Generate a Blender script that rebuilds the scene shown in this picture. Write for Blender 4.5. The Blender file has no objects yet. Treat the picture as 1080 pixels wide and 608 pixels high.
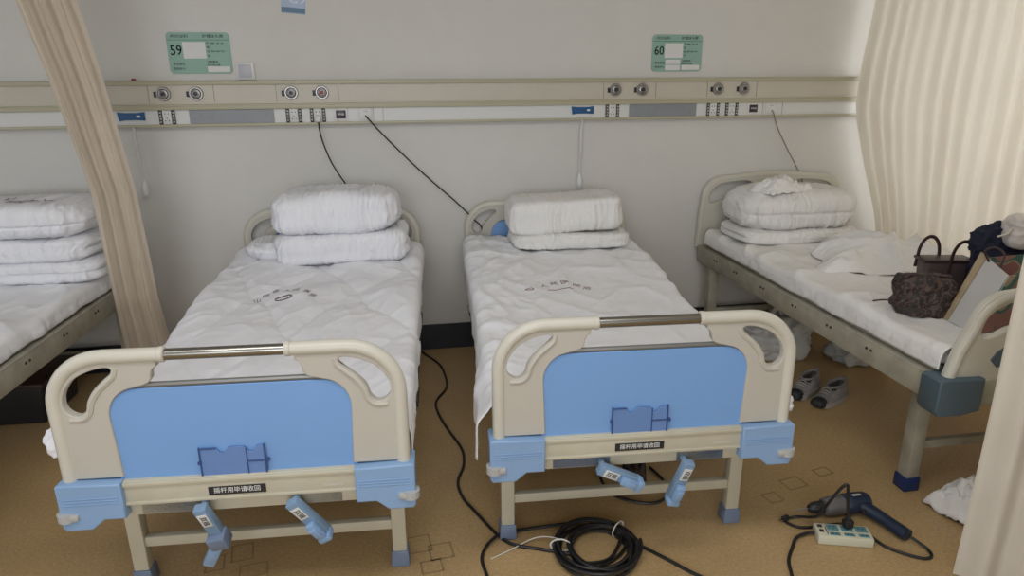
import bpy, bmesh, math, random
from math import sin, cos, pi, radians, atan2, sqrt, hypot
from mathutils import Vector, Matrix, noise
random.seed(7)
SC = bpy.context.scene
COL = SC.collection

# ------------------------------------------------------------------ camera
F_PX, PITCH, YAW, ROLL = 719.56, radians(17.3143), radians(9.9814), radians(-0.3173)
CAM_Y, CAM_Z = -3.9907, 1.6284
cam = bpy.data.cameras.new('camera'); cam.sensor_fit = 'HORIZONTAL'; cam.sensor_width = 36
cam.lens = F_PX / 1080 * 36; cam.clip_start = .05
camo = bpy.data.objects.new('camera', cam); COL.objects.link(camo)
fwd = Vector((sin(YAW)*cos(PITCH), cos(YAW)*cos(PITCH), -sin(PITCH)))
rt = Vector((cos(YAW), -sin(YAW), 0)); up = rt.cross(fwd)
r2 = rt*cos(ROLL) + up*sin(ROLL); u2 = -rt*sin(ROLL) + up*cos(ROLL)
camo.matrix_world = Matrix(((r2.x, u2.x, -fwd.x, 0), (r2.y, u2.y, -fwd.y, CAM_Y), (r2.z, u2.z, -fwd.z, CAM_Z), (0, 0, 0, 1)))
SC.camera = camo

# ------------------------------------------------------------------ world, light, exposure
SC.view_settings.view_transform = 'Standard'; SC.view_settings.look = 'None'
SC.view_settings.gamma = 1; SC.view_settings.use_curve_mapping = False
SC.view_settings.exposure = 0.08
w = bpy.data.worlds.new('world'); SC.world = w; w.use_nodes = True
w.node_tree.nodes['Background'].inputs[0].default_value = (.75, .86, 1, 1)
w.node_tree.nodes['Background'].inputs[1].default_value = 1.0

def area(name, loc, rot, sx, sy, power, colour):
    l = bpy.data.lights.new(name, 'AREA'); l.shape = 'RECTANGLE'; l.size = sx; l.size_y = sy
    l.energy = power; l.color = colour
    o = bpy.data.objects.new(name, l); COL.objects.link(o); o.location = loc; o.rotation_euler = rot
    return o
# daylight entering the window beside the far right bed and the windows behind the photographer
area('daylight_right_window', (4.42, -1.55, 1.65), (0, radians(90), 0), 1.7, 2.7, 46, (1, .95, .87))
area('daylight_rear_window', (-1.2, -7.3, 1.75), (radians(90), 0, 0), 4.2, 1.8, 100, (.95, .97, 1))
area('daylight_left_window', (-4.72, -3.4, 1.7), (0, radians(-90), 0), 1.7, 2.4, 15, (.80, .88, 1))
area('ceiling_light_panel', (-.2, -3.2, 2.86), (0, 0, 0), 2.4, .6, 34, (.97, .98, 1))

# ------------------------------------------------------------------ materials
def mat(name, col, rough=.5, metal=0, bump=0, bscale=40, var=0, vscale=6, spec=.5, alpha=1, trans=0, coat=0):
    m = bpy.data.materials.new(name); m.use_nodes = True
    nt = m.node_tree; b = nt.nodes['Principled BSDF']
    b.inputs['Base Color'].default_value = (*col, 1); b.inputs['Roughness'].default_value = rough
    b.inputs['Metallic'].default_value = metal; b.inputs['Specular IOR Level'].default_value = spec
    b.inputs['Alpha'].default_value = alpha; b.inputs['Transmission Weight'].default_value = trans
    b.inputs['Coat Weight'].default_value = coat
    tc = nt.nodes.new('ShaderNodeTexCoord')
    if var:
        n = nt.nodes.new('ShaderNodeTexNoise'); n.inputs['Scale'].default_value = vscale; n.inputs['Detail'].default_value = 5
        nt.links.new(tc.outputs['Object'], n.inputs['Vector'])
        r = nt.nodes.new('ShaderNodeMapRange'); r.inputs['From Min'].default_value = .3; r.inputs['From Max'].default_value = .7
        r.inputs['To Min'].default_value = 1-var; r.inputs['To Max'].default_value = 1+var
        nt.links.new(n.outputs['Fac'], r.inputs['Value'])
        mx = nt.nodes.new('ShaderNodeVectorMath'); mx.operation = 'SCALE'; mx.inputs[0].default_value = col
        nt.links.new(r.outputs[0], mx.inputs['Scale']); nt.links.new(mx.outputs[0], b.inputs['Base Color'])
    if bump:
        n = nt.nodes.new('ShaderNodeTexNoise'); n.inputs['Scale'].default_value = bscale; n.inputs['Detail'].default_value = 4
        nt.links.new(tc.outputs['Object'], n.inputs['Vector'])
        bp = nt.nodes.new('ShaderNodeBump'); bp.inputs['Strength'].default_value = bump; bp.inputs['Distance'].default_value = .01
        nt.links.new(n.outputs['Fac'], bp.inputs['Height']); nt.links.new(bp.outputs[0], b.inputs['Normal'])
    return m

def cloth_mat(name, col, scale=3.2, k=.5, stretch=(1, 1, 1)):
    m = mat(name, col, .9, spec=.15); nt = m.node_tree; b = nt.nodes['Principled BSDF']
    tc = nt.nodes.new('ShaderNodeTexCoord'); mp = nt.nodes.new('ShaderNodeMapping'); mp.inputs['Scale'].default_value = stretch
    nt.links.new(tc.outputs['Object'], mp.inputs['Vector']); prev = None
    for ty, sc, dist, st in (('RIDGED_MULTIFRACTAL', scale, .030, k), ('FBM', scale*7, .006, .6)):
        n = nt.nodes.new('ShaderNodeTexNoise'); n.noise_type = ty; n.inputs['Scale'].default_value = sc
        n.inputs['Detail'].default_value = 3 if ty == 'FBM' else 2.5; n.inputs['Distortion'].default_value = .5
        if ty != 'FBM': n.inputs['Roughness'].default_value = .45
        nt.links.new(mp.outputs[0], n.inputs['Vector'])
        bp = nt.nodes.new('ShaderNodeBump'); bp.inputs['Strength'].default_value = st; bp.inputs['Distance'].default_value = dist
        nt.links.new(n.outputs['Fac'], bp.inputs['Height'])
        if prev: nt.links.new(prev.outputs[0], bp.inputs['Normal'])
        prev = bp
    nt.links.new(prev.outputs[0], b.inputs['Normal'])
    return m

def curtain_mat(name, col, tr=.4):
    m = mat(name, col, .9, bump=.15, bscale=60, var=.05, vscale=4, spec=.1)
    nt = m.node_tree; b = nt.nodes['Principled BSDF']; out = nt.nodes['Material Output']
    t = nt.nodes.new('ShaderNodeBsdfTranslucent'); t.inputs[0].default_value = (*[c for c in col], 1)
    mx = nt.nodes.new('ShaderNodeMixShader'); mx.inputs[0].default_value = tr
    nt.links.new(b.outputs[0], mx.inputs[1]); nt.links.new(t.outputs[0], mx.inputs[2]); nt.links.new(mx.outputs[0], out.inputs[0])
    return m

M = dict(
    wall=mat('wall_paint', (.63, .615, .58), .75, bump=.05, bscale=120, var=.015),
    ceiling=mat('ceiling_paint', (.7, .7, .68), .9),
    base=mat('skirting_vinyl', (.018, .022, .032), .35),
    band=mat('rail_cream_aluminium', (.53, .49, .41), .4, var=.02),
    trim=mat('rail_trim_beige', (.44, .41, .29), .35),
    white_panel=mat('white_plastic', (.66, .66, .64), .4),
    grey_panel=mat('grey_plastic_panel', (.25, .265, .285), .4, var=.05, vscale=30),
    seam=mat('seam_grey', (.3, .27, .21), .6),
    dark=mat('black_plastic', (.018, .018, .02), .4),
    darkpurple=mat('dark_screen', (.035, .018, .035), .3),
    callblue=mat('call_panel_blue', (.02, .09, .23), .3),
    glyph=mat('white_print', (.75, .75, .72), .6),
    steel=mat('brushed_steel', (.40, .39, .38), .42, metal=1),
    chrome=mat('worn_chrome', (.32, .31, .28), .25, metal=1),
    redp=mat('red_plastic', (.28, .02, .02), .4),
    green=mat('sign_green', (.255, .415, .345), .5),
    greenline=mat('sign_dark_green', (.04, .16, .13), .5),
    paper=mat('white_paper', (.68, .68, .66), .7),
    ink=mat('black_ink', (.02, .03, .03), .7),
    inkred=mat('faded_red_print', (.16, .04, .07), .8),
    inkdark=mat('faded_dark_print', (.14, .09, .13), .8),
    cream=mat('cream_moulded_plastic', (.585, .56, .48), .3, spec=.45, var=.02, vscale=5),
    creamsteel=mat('cream_painted_steel', (.53, .495, .385), .4, var=.05, vscale=9),
    oldsteel=mat('worn_cream_painted_steel', (.36, .34, .27), .5, var=.16, vscale=14),
    blue=mat('blue_panel_laminate', (.185, .36, .68), .42, var=.02, vscale=3),
    blueabs=mat('light_blue_plastic', (.24, .38, .60), .35, spec=.5, var=.03),
    armblue=mat('muted_blue_plastic', (.20, .31, .46), .4),
    creamshade=mat('shaded_cream_moulding', (.50, .472, .41), .5),  # cream darkened to paint in shade on the upright, recessed moulding faces
    bluegrey=mat('greyish_blue_plastic', (.16, .21, .31), .45, var=.1, vscale=15),
    tealabs=mat('dull_teal_plastic', (.075, .115, .14), .45),
    navycap=mat('navy_plastic', (.012, .03, .11), .45),
    greystrip=mat('grey_edge_strip', (.24, .24, .23), .35, metal=.5),
    rubber=mat('grey_rubber', (.42, .42, .41), .6),
    holder=mat('clear_blue_acrylic', (.13, .24, .50), .2, spec=.6),
    holderedge=mat('acrylic_edge_dark', (.035, .075, .22), .3),
    sheet=cloth_mat('white_cotton', (.83, .83, .85), 3.0, .8),
    quilt=cloth_mat('white_quilt_cotton', (.83, .83, .86), 3.4, .7),
    quiltwarm=cloth_mat('off_white_cotton', (.80, .785, .76), 3.0, .75),
    foldcool=cloth_mat('white_folded_cotton', (.83, .83, .86), 3.2, 1.0, (3.2, .7, .7)),
    foldwarm=cloth_mat('off_white_folded_cotton', (.80, .785, .76), 3.2, .9, (3.2, .7, .7)),
    matt=mat('dark_blue_mattress', (.03, .05, .12), .7, bump=.1),
    cord=mat('black_rubber_cord', (.012, .012, .013), .42),
    cordwhite=mat('white_cord', (.6, .6, .58), .5),
    tie=mat('white_nylon_tie', (.7, .68, .62), .4),
    curtain=curtain_mat('beige_curtain_cloth', (.84, .76, .655), .28),
    curtain_r=curtain_mat('cream_curtain_cloth', (.77, .72, .63), .36),
    leopard=None,
    brownlea=mat('dark_brown_leather', (.045, .022, .022), .45, bump=.1, bscale=90),
    taupe=mat('taupe_leather', (.09, .06, .06), .5),
    navy=mat('navy_cloth', (.010, .014, .035), .8, bump=.3, bscale=14),
    plasticbag=mat('white_plastic_film', (.55, .55, .53), .35, bump=.5, bscale=14),
    pinkwhite=mat('pinkish_white_plastic', (.72, .66, .62), .35),
    cardwhite=mat('white_board', (.60, .59, .57), .6),
    cardtan=mat('yellow_tan_paper', (.36, .28, .17), .7, var=.25, vscale=14),
    shoegrey=mat('grey_mesh_fabric', (.27, .25, .24), .85, bump=.4, bscale=200, var=.08, vscale=40),
    shoewhite=mat('off_white_sole', (.36, .34, .31), .6),
    shoeblack=mat('black_shoe_rubber', (.018, .018, .022), .6),
    lining=mat('dark_lining', (.07, .06, .06), .9),
    drillblue=mat('dark_blue_tool_plastic', (.010, .020, .044), .45),
    drillgrey=mat('grey_cast_metal', (.17, .16, .16), .45, metal=.3),
    stripcream=mat('cream_socket_plastic', (.60, .58, .44), .4),
    socketblue=mat('blue_green_socket_face', (.10, .24, .27), .4),
    brownpaper=mat('brown_leather_shoe', (.06, .035, .028), .5),
)

def leopard():
    m = bpy.data.materials.new('leopard_print'); m.use_nodes = True; nt = m.node_tree; b = nt.nodes['Principled BSDF']
    tc = nt.nodes.new('ShaderNodeTexCoord'); v = nt.nodes.new('ShaderNodeTexVoronoi'); v.inputs['Scale'].default_value = 46
    n = nt.nodes.new('ShaderNodeTexNoise'); n.inputs['Scale'].default_value = 20
    ad = nt.nodes.new('ShaderNodeVectorMath'); ad.operation = 'MULTIPLY_ADD'; ad.inputs[1].default_value = (.05,)*3
    nt.links.new(tc.outputs['Object'], n.inputs['Vector']); nt.links.new(n.outputs['Color'], ad.inputs[0]); nt.links.new(tc.outputs['Object'], ad.inputs[2])
    nt.links.new(ad.outputs[0], v.inputs['Vector'])
    r = nt.nodes.new('ShaderNodeValToRGB'); e = r.color_ramp.elements
    e[0].position = .0; e[0].color = (.12, .07, .05, 1); e[1].position = .35; e[1].color = (.012, .009, .010, 1)
    x = r.color_ramp.elements.new(.52); x.color = (.02, .013, .012, 1)
    x = r.color_ramp.elements.new(.68); x.color = (.085, .052, .04, 1)
    nt.links.new(v.outputs['Distance'], r.inputs['Fac']); nt.links.new(r.outputs[0], b.inputs['Base Color'])
    b.inputs['Roughness'].default_value = .6
    return m
M['leopard'] = leopard()

def printbag():
    m = bpy.data.materials.new('coloured_printed_board'); m.use_nodes = True; nt = m.node_tree; b = nt.nodes['Principled BSDF']
    tc = nt.nodes.new('ShaderNodeTexCoord'); v = nt.nodes.new('ShaderNodeTexVoronoi'); v.inputs['Scale'].default_value = 13
    v.feature = 'SMOOTH_F1'
    nt.links.new(tc.outputs['Object'], v.inputs['Vector'])
    s = nt.nodes.new('ShaderNodeSeparateColor'); nt.links.new(v.outputs['Color'], s.inputs[0])
    r = nt.nodes.new('ShaderNodeValToRGB'); r.color_ramp.interpolation = 'CONSTANT'; e = r.color_ramp.elements
    e[0].color = (.36, .17, .14, 1); e[1].position = .35; e[1].color = (.06, .16, .13, 1)
    for p, c in ((.52, (.40, .32, .22, 1)), (.68, (.34, .14, .12, 1)), (.85, (.10, .15, .22, 1))):
        x = r.color_ramp.elements.new(p); x.color = c
    nt.links.new(s.outputs[0], r.inputs['Fac']); nt.links.new(r.outputs[0], b.inputs['Base Color'])
    return m
M['printbag'] = printbag()

def floor_mat():
    m = mat('vinyl_floor', (.475, .322, .155), .42, var=.10, vscale=2.2, spec=.4)
    nt = m.node_tree; b = nt.nodes['Principled BSDF']
    src = b.inputs['Base Color'].links[0].from_socket
    tc = nt.nodes.new('ShaderNodeTexCoord'); n = nt.nodes.new('ShaderNodeTexNoise')
    n.inputs['Scale'].default_value = 90; n.inputs['Detail'].default_value = 3
    nt.links.new(tc.outputs['Object'], n.inputs['Vector'])
    r = nt.nodes.new('ShaderNodeMapRange'); r.inputs['From Min'].default_value = .3; r.inputs['From Max'].default_value = .7
    r.inputs['To Min'].default_value = .86; r.inputs['To Max'].default_value = 1.12
    nt.links.new(n.outputs['Fac'], r.inputs['Value'])
    mx = nt.nodes.new('ShaderNodeVectorMath'); mx.operation = 'SCALE'
    nt.links.new(src, mx.inputs[0]); nt.links.new(r.outputs[0], mx.inputs['Scale']); nt.links.new(mx.outputs[0], b.inputs['Base Color'])
    return m
M['floor'] = floor_mat()
M['floorline'] = mat('floor_inlay_brown', (.31, .21, .10), .5)

# ------------------------------------------------------------------ object helpers
def link(o, parent=None):
    COL.objects.link(o)
    if parent is not None: o.parent = parent
    return o
def tag(o, label=None, cat=None, group=None, kind=None):
    if label: o['label'] = label
    if cat: o['category'] = cat
    if group: o['group'] = group
    if kind: o['kind'] = kind
    return o
def empty(name, loc=(0, 0, 0), rz=0, label=None, cat=None, group=None):
    o = bpy.data.objects.new(name, None); o.location = loc; o.rotation_euler = (0, 0, rz); o.empty_display_size = .1
    return tag(link(o), label, cat, group)
def smooth_mesh(me, ang=40):
    for p in me.polygons: p.use_smooth = True
    try: me.set_sharp_from_angle(angle=radians(ang))
    except Exception: pass
def fin(name, bm, m, parent=None, ang=40, loc=None, rot=None):
    bmesh.ops.recalc_face_normals(bm, faces=bm.faces[:])
    me = bpy.data.meshes.new(name); bm.to_mesh(me); bm.free()
    me.materials.append(m); smooth_mesh(me, ang)
    o = link(bpy.data.objects.new(name, me), parent)
    if loc: o.location = loc
    if rot: o.rotation_euler = rot
    return o
def box(bm, c, s, bev=0, rot=None, taper=None, seg=2):
    r = bmesh.ops.create_cube(bm, size=1); vs = r['verts']
    for v in vs:
        v.co = Vector((v.co.x*s[0], v.co.y*s[1], v.co.z*s[2]))
        if taper and v.co.z < 0: v.co.x *= taper; v.co.y *= taper
    if bev:
        es = list({e for v in vs for e in v.link_edges})
        rr = bmesh.ops.bevel(bm, geom=es, offset=bev, segments=seg, profile=.5, affect='EDGES')
        vs = list({v for f in rr['faces'] for v in f.verts} | {v for v in vs if v.is_valid})
    mt = Matrix.Translation(Vector(c)) @ (rot.to_4x4() if rot else Matrix())
    for v in vs: v.co = mt @ v.co
    return vs
def tube(bm, pts, r, seg=10, caps=True, flat=1.0):
    pts = [Vector(p) for p in pts]; n = len(pts); rings = []
    rad = r if hasattr(r, '__len__') else [r]*n
    t0 = (pts[1]-pts[0]).normalized()
    a = Vector((0, 0, 1)) if abs(t0.z) < .9 else Vector((1, 0, 0))
    nrm = (a - t0*a.dot(t0)).normalized()
    for i, p in enumerate(pts):
        t = (pts[min(i+1, n-1)] - pts[max(i-1, 0)])
        if t.length < 1e-9: t = t0
        t.normalize(); nrm = (nrm - t*nrm.dot(t)).normalized(); b = t.cross(nrm)
        rings.append([bm.verts.new(p + (nrm*cos(2*pi*k/seg)*flat + b*sin(2*pi*k/seg))*rad[i]) for k in range(seg)])
    for i in range(n-1):
        for k in range(seg):
            bm.faces.new((rings[i][k], rings[i][(k+1) % seg], rings[i+1][(k+1) % seg], rings[i+1][k]))
    if caps: bm.faces.new(rings[0][::-1]); bm.faces.new(rings[-1])
def lathe(bm, prof, c, axis='Z', seg=24):
    rings = []
    for r, h in prof:
        ring = []
        for k in range(seg):
            a = 2*pi*k/seg; x, y, z = r*cos(a), r*sin(a), h
            p = {'Z': (x, y, z), 'Y': (x, -z, y), 'X': (z, x, y)}[axis]
            ring.append(bm.verts.new(Vector(p)+Vector(c)))
        rings.append(ring)
    for i in range(len(rings)-1):
        for k in range(seg):
            bm.faces.new((rings[i][k], rings[i][(k+1) % seg], rings[i+1][(k+1) % seg], rings[i+1][k]))
    bm.faces.new(rings[0][::-1]); bm.faces.new(rings[-1])
def catmull(pts, n=8, closed=False):
    P = [Vector(p) for p in pts]; out = []; N = len(P)
    rng = range(N) if closed else range(N-1)
    for i in rng:
        p1 = P[i]; p2 = P[(i+1) % N]
        p0 = P[(i-1) % N] if closed or i > 0 else p1*2-p2
        p3 = P[(i+2) % N] if closed or i+2 < N else p2*2-p1
        for k in range(n):
            t = k/n
            out.append(.5*((2*p1)+(p2-p0)*t+(2*p0-5*p1+4*p2-p3)*t*t+(3*p1-p0-3*p2+p3)*t**3))
    if not closed: out.append(P[-1])
    return out
def curve_to_mesh(cu):
    o = bpy.data.objects.new('tmp', cu); COL.objects.link(o)
    dg = bpy.context.evaluated_depsgraph_get(); dg.update()
    me = bpy.data.meshes.new_from_object(o.evaluated_get(dg)); bpy.data.objects.remove(o); bpy.data.curves.remove(cu)
    return me
def plate(name, polys, thick, m, parent=None, bev=.004, y=0, ang=40):
    """2-D outlines (x,z) with holes -> slab standing in the XZ plane, centred on y"""
    cu = bpy.data.curves.new('tmp', 'CURVE'); cu.dimensions = '2D'; cu.fill_mode = 'BOTH'
    cu.extrude = max(thick/2-bev, .0001); cu.bevel_depth = bev; cu.bevel_resolution = 2; cu.offset = -bev
    for pl in polys:
        s = cu.splines.new('POLY'); s.points.add(len(pl)-1); s.use_cyclic_u = True
        for i, p in enumerate(pl): s.points[i].co = (p[0], p[1], 0, 1)
    me = curve_to_mesh(cu)
    for v in me.vertices: v.co = Vector((v.co.x, -v.co.z + y, v.co.y))
    me.materials.clear(); me.materials.append(m); smooth_mesh(me, ang); me.name = name
    return link(bpy.data.objects.new(name, me), parent)
def text_mesh(s, size, ext=.0004, align='LEFT'):
    cu = bpy.data.curves.new('tmp', 'FONT'); cu.body = s; cu.size = size; cu.extrude = ext; cu.align_x = align; cu.align_y = 'CENTER'
    cu.resolution_u = 2
    return curve_to_mesh(cu)
def wall_text(bmt, s, size, x, z, y, align='LEFT', sx=1, bold=0):
    """add text standing in the XZ plane facing -Y"""
    me = text_mesh(s, size, .0004, align)
    for v in me.vertices: v.co = Vector((v.co.x*sx + x, -v.co.z + y, v.co.y + z))
    bmt.from_mesh(me); bpy.data.meshes.remove(me)
def fbm(p, o=4):
    return noise.fractal(Vector(p), 1.0, 2.1, o)
def ridge(p):
    return (1-abs(noise.noise(Vector(p))))**5
def sst(a, b, x):
    t = max(0, min(1, (x-a)/(b-a))); return t*t*(3-2*t)

def softbag(bm, sx, sy, sz, seed, p=4, narrow=.25, res=(30, 16, 24), wr=.014):
    vm = {}; nx, ny, nz = res
    def vert(a, b, c):
        k = (a, b, c)
        if k not in vm:
            x, y, q = 2*a/nx-1, 2*b/ny-1, 2*c/nz-1
            n = max((abs(x)**p+abs(y)**p+abs(q)**p)**(1/p), 1e-6); d = Vector((x/n, y/n, q/n))
            t = (d.z+1)/2; s = 1-narrow*t
            h = wr*noise.noise(Vector((d.x*1.6+seed, d.y*1.6, d.z*1.6)))+wr*.8*ridge((d.x*2+seed, d.y*1.5, d.z*2))+wr*.3*noise.noise(Vector((d.x*4+seed, d.y*4, d.z*4)))
            v = Vector((d.x*sx/2, d.y*sy/2*s, d.z*sz/2+sz/2)) + d*h
            if v.z < .002: v.z = .002
            vm[k] = bm.verts.new(v)
        return vm[k]
    for a in range(nx):
        for b in range(ny):
            for c in (0, nz): bm.faces.new([vert(*k) for k in ((a, b, c), (a+1, b, c), (a+1, b+1, c), (a, b+1, c))])
    for a in range(nx):
        for c in range(nz):
            for b in (0, ny): bm.faces.new([vert(*k) for k in ((a, b, c), (a+1, b, c), (a+1, b, c+1), (a, b, c+1))])
    for b in range(ny):
        for c in range(nz):
            for a in (0, nx): bm.faces.new([vert(*k) for k in ((a, b, c), (a, b+1, c), (a, b+1, c+1), (a, b, c+1))])
# ------------------------------------------------------------------ room
def shell_box(name, c, s, m, kind='structure'):
    bm = bmesh.new(); box(bm, c, s); return tag(fin(name, bm, m), kind=kind)
XL, XR, YF, ZC = -4.6, 4.2, -7.1, 2.9
shell_box('floor', ((XL+XR)/2, YF/2, -.05), (XR-XL, -YF+.2, .1), M['floor'])
shell_box('ceiling', ((XL+XR)/2, YF/2, ZC+.05), (XR-XL+.4, -YF+.4, .1), M['ceiling'])
shell_box('wall_back', ((XL+XR)/2, .1, ZC/2), (XR-XL, .2, ZC), M['wall'])
def holed_wall(name, axis, at, a0, a1, o0, o1, z0, z1, th=.16):
    bm = bmesh.new()
    for (p0, p1, q0, q1) in ((a0, o0, 0, ZC), (o1, a1, 0, ZC), (o0, o1, 0, z0), (o0, o1, z1, ZC)):
        c = ((p0+p1)/2, (q0+q1)/2); s = (p1-p0, q1-q0)
        if axis == 'X': box(bm, (at, c[0], c[1]), (th, s[0], s[1]))
        else: box(bm, (c[0], at, c[1]), (s[0], th, s[1]))
    return tag(fin(name, bm, M['wall']), kind='structure')
def window(name, axis, at, o0, o1, z0, z1, n):
    bm = bmesh.new(); f = .05
    def bar(p0, p1, q0, q1):
        c = ((p0+p1)/2, (q0+q1)/2); s = (p1-p0, q1-q0)
        if axis == 'X': box(bm, (at, c[0], c[1]), (.06, s[0], s[1]), .004)
        else: box(bm, (c[0], at, c[1]), (s[0], .06, s[1]), .004)
    bar(o0, o1, z0, z0+f); bar(o0, o1, z1-f, z1)
    for k in range(n+1):
        x = o0 + (o1-o0-f)*k/n; bar(x, x+f, z0+f, z1-f)
    return tag(fin(name, bm, M['white_panel']), kind='structure')
holed_wall('wall_right', 'X', XR+.08, YF, 0, -2.95, -.2, .8, 2.5); window('window_1', 'X', XR+.08, -2.95, -.2, .8, 2.5, 3)
holed_wall('wall_front', 'Y', YF-.08, XL, XR, -2.7, 1.5, .85, 2.65); window('window_2', 'Y', YF-.08, -2.7, 1.5, .85, 2.65, 4)
holed_wall('wall_left', 'X', XL-.08, YF, 0, -4.6, -2.2, .85, 2.55); window('window_3', 'X', XL-.08, -4.6, -2.2, .85, 2.55, 3)
shell_box('baseboard_back', ((XL+XR)/2, -.008, .08), (XR-XL-.02, .016, .16), M['base'])
shell_box('baseboard_right', (XR-.008, YF/2, .08), (.016, -YF-.04, .16), M['base'])

# inlaid outlines in the vinyl floor
def inlay(name, cx, cy, rz, squares):
    bm = bmesh.new(); t = .006
    for (x, y, a, b) in squares:
        for (c, s) in (((x, y-b/2), (a+t, t)), ((x, y+b/2), (a+t, t)), ((x-a/2, y), (t, b)), ((x+a/2, y), (t, b))):
            box(bm, (c[0], c[1], .0004), (s[0], s[1], .0008))
    return tag(fin(name, bm, M['floorline'], loc=(cx, cy, 0), rot=(0, 0, rz)), kind='structure')
inlay('trim_1', .02, -1.87, .1, [(0, 0, .09, .09), (.075, -.06, .08, .08), (.03, -.13, .07, .06)])
inlay('trim_2', 1.44, -1.84, .2, [(0, 0, .06, .06), (.15, .05, .09, .07), (.33, .07, .07, .05)])
inlay('trim_3', -.60, -1.80, .15, [(0, 0, .07, .09), (-.09, -.03, .06, .08), (.04, -.11, .09, .06)])

# ------------------------------------------------------------------ bed-head equipment rail on the wall
BX0, BX1 = -4.2, 3.9
rail = empty('bedhead_equipment_rail', (0, 0, 1.38), 0, 'long cream bedhead utility rail with gas outlets and sockets across the back wall', 'rail')
def at_rail(bm): 
    for v in bm.verts: v.co.z -= 1.38
    return bm
bm = bmesh.new(); box(bm, ((BX0+BX1)/2, -.020, 1.543), (BX1-BX0, .038, .104)); fin('upper_panel', at_rail(bm), M['band'], rail)
bm = bmesh.new(); box(bm, ((BX0+BX1)/2, -.018, 1.427), (BX1-BX0, .034, .078)); fin('lower_panel', at_rail(bm), M['white_panel'], rail)
for z, h, d in ((1.601, .022, .052), (1.478, .028, .05), (1.384, .014, .046)):
    bm = bmesh.new(); box(bm, ((BX0+BX1)/2, -d/2-.001, z), (BX1-BX0, d, h), .003)
    if h > .02: box(bm, ((BX0+BX1)/2, -d-.002, z+h*.28), (BX1-BX0, .005, h*.22), .001)
    fin('trim_strip', at_rail(bm), M['trim'], rail)
for x in (-1.215, -.893, -.578, -.255, 1.24, 1.558, 1.88, 2.197):
    bm = bmesh.new(); box(bm, (x, -.0395, 1.545), (.003, .002, .088)); fin('seam', at_rail(bm), M['seam'], rail)
for x in (-.023, -.075, 1.255, 2.25, 2.38):
    bm = bmesh.new(); box(bm, (x, -.0355, 1.427), (.002, .002, .076)); fin('seam', at_rail(bm), M['seam'], rail)
for i, x in enumerate((-1.14, -.98, -.50, -.34, 1.312, 1.474, 1.95, 2.115)):
    bm = bmesh.new(); z = 1.546
    lathe(bm, [(.036, 0), (.036, .008), (.033, .012), (.027, .012), (.025, .008), (.022, .016), (.016, .018), (.013, .014)], (x, -.038, z), 'Y', 28)
    g = fin('gas_outlet', at_rail(bm), M['steel'], rail)
    bm = bmesh.new(); lathe(bm, [(.011, 0), (.011, .003), (.006, .004)], (x, -.052, z), 'Y', 16)
    fin('outlet_core', at_rail(bm), M['redp'] if i == 3 else M['dark'], g)
    bm = bmesh.new(); box(bm, (x-.042, -.0405, z-.002), (.015, .004, .028), .001)
    tg = fin('outlet_tag', at_rail(bm), M['dark'], g)
for x0, x1 in ((-1.03, -.60), (1.40, 1.82)):
    bm = bmesh.new(); box(bm, ((x0+x1)/2, -.0365, 1.429), (x1-x0, .004, .076)); fin('lamp_cover', at_rail(bm), M['grey_panel'], rail)
sockets = (-1.14, -.498, -.372, 1.298, 1.927, 2.047)
for i, x in enumerate(sockets):
    bm = bmesh.new(); box(bm, (x, -.0375, 1.428), (.042, .005, .072), .002)
    sk = fin('wall_socket', at_rail(bm), M['white_panel'], rail)
    bm = bmesh.new()
    for dx, dz in ((-.008, .018), (.008, .018), (0, -.004), (-.009, -.018), (.009, -.018)): box(bm, (x+dx, -.0403, 1.428+dz), (.004, .0012, .006))
    fin('socket_holes', at_rail(bm), M['ink'], sk)
    for s in (-1, 1):
        bm = bmesh.new(); box(bm, (x+s*.032, -.0375, 1.428), (.018, .005, .074), .001)
        st = fin('socket_strip', at_rail(bm), M['dark'], rail)
        bm = bmesh.new()
        for k, ch in enumerate('电源插座'): wall_text(bm, ch, .012, x+s*.032, 1.451-.016*k, -.0408, 'CENTER')
        fin('strip_text', at_rail(bm), M['glyph'], st)
for x in (-.25, 2.187):
    bm = bmesh.new(); box(bm, (x, -.037, 1.43), (.075, .006, .07), .002); pl_ = fin('display_plate', at_rail(bm), M['white_panel'], rail)
    bm = bmesh.new(); box(bm, (x, -.0405, 1.43), (.052, .004, .044), .001); fin('display', at_rail(bm), M['darkpurple'], pl_)
    bm = bmesh.new(); wall_text(bm, '呼叫器', .012, x, 1.43, -.0432, 'CENTER'); fin('display_text', at_rail(bm), M['glyph'], pl_)
for x in (-.118, 2.305):
    bm = bmesh.new(); box(bm, (x, -.037, 1.43), (.07, .006, .068), .002); pl_ = fin('cable_plate', at_rail(bm), M['white_panel'], rail)
    bm = bmesh.new()
    for dx in (-.008, 0, .008): box(bm, (x+dx, -.0405, 1.446), (.004, .001, .003))
    fin('plate_marks', at_rail(bm), M['ink'], pl_)
for x in (-1.314, 1.118):
    pts = [(x-.068, 1.456), (x-.03, 1.452), (x+.03, 1.452), (x+.066, 1.456), (x+.066, 1.412), (x+.03, 1.415), (x-.03, 1.415), (x-.062, 1.410)]
    p = plate('nurse_call_panel', [[(a, b-1.38) for a, b in pts]], .006, M['callblue'], rail, .001, y=-.038)
    bm = bmesh.new(); box(bm, (x+.034, -.042, 1.434), (.018, .004, .010), .001); fin('call_button', at_rail(bm), M['glyph'], p)

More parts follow.
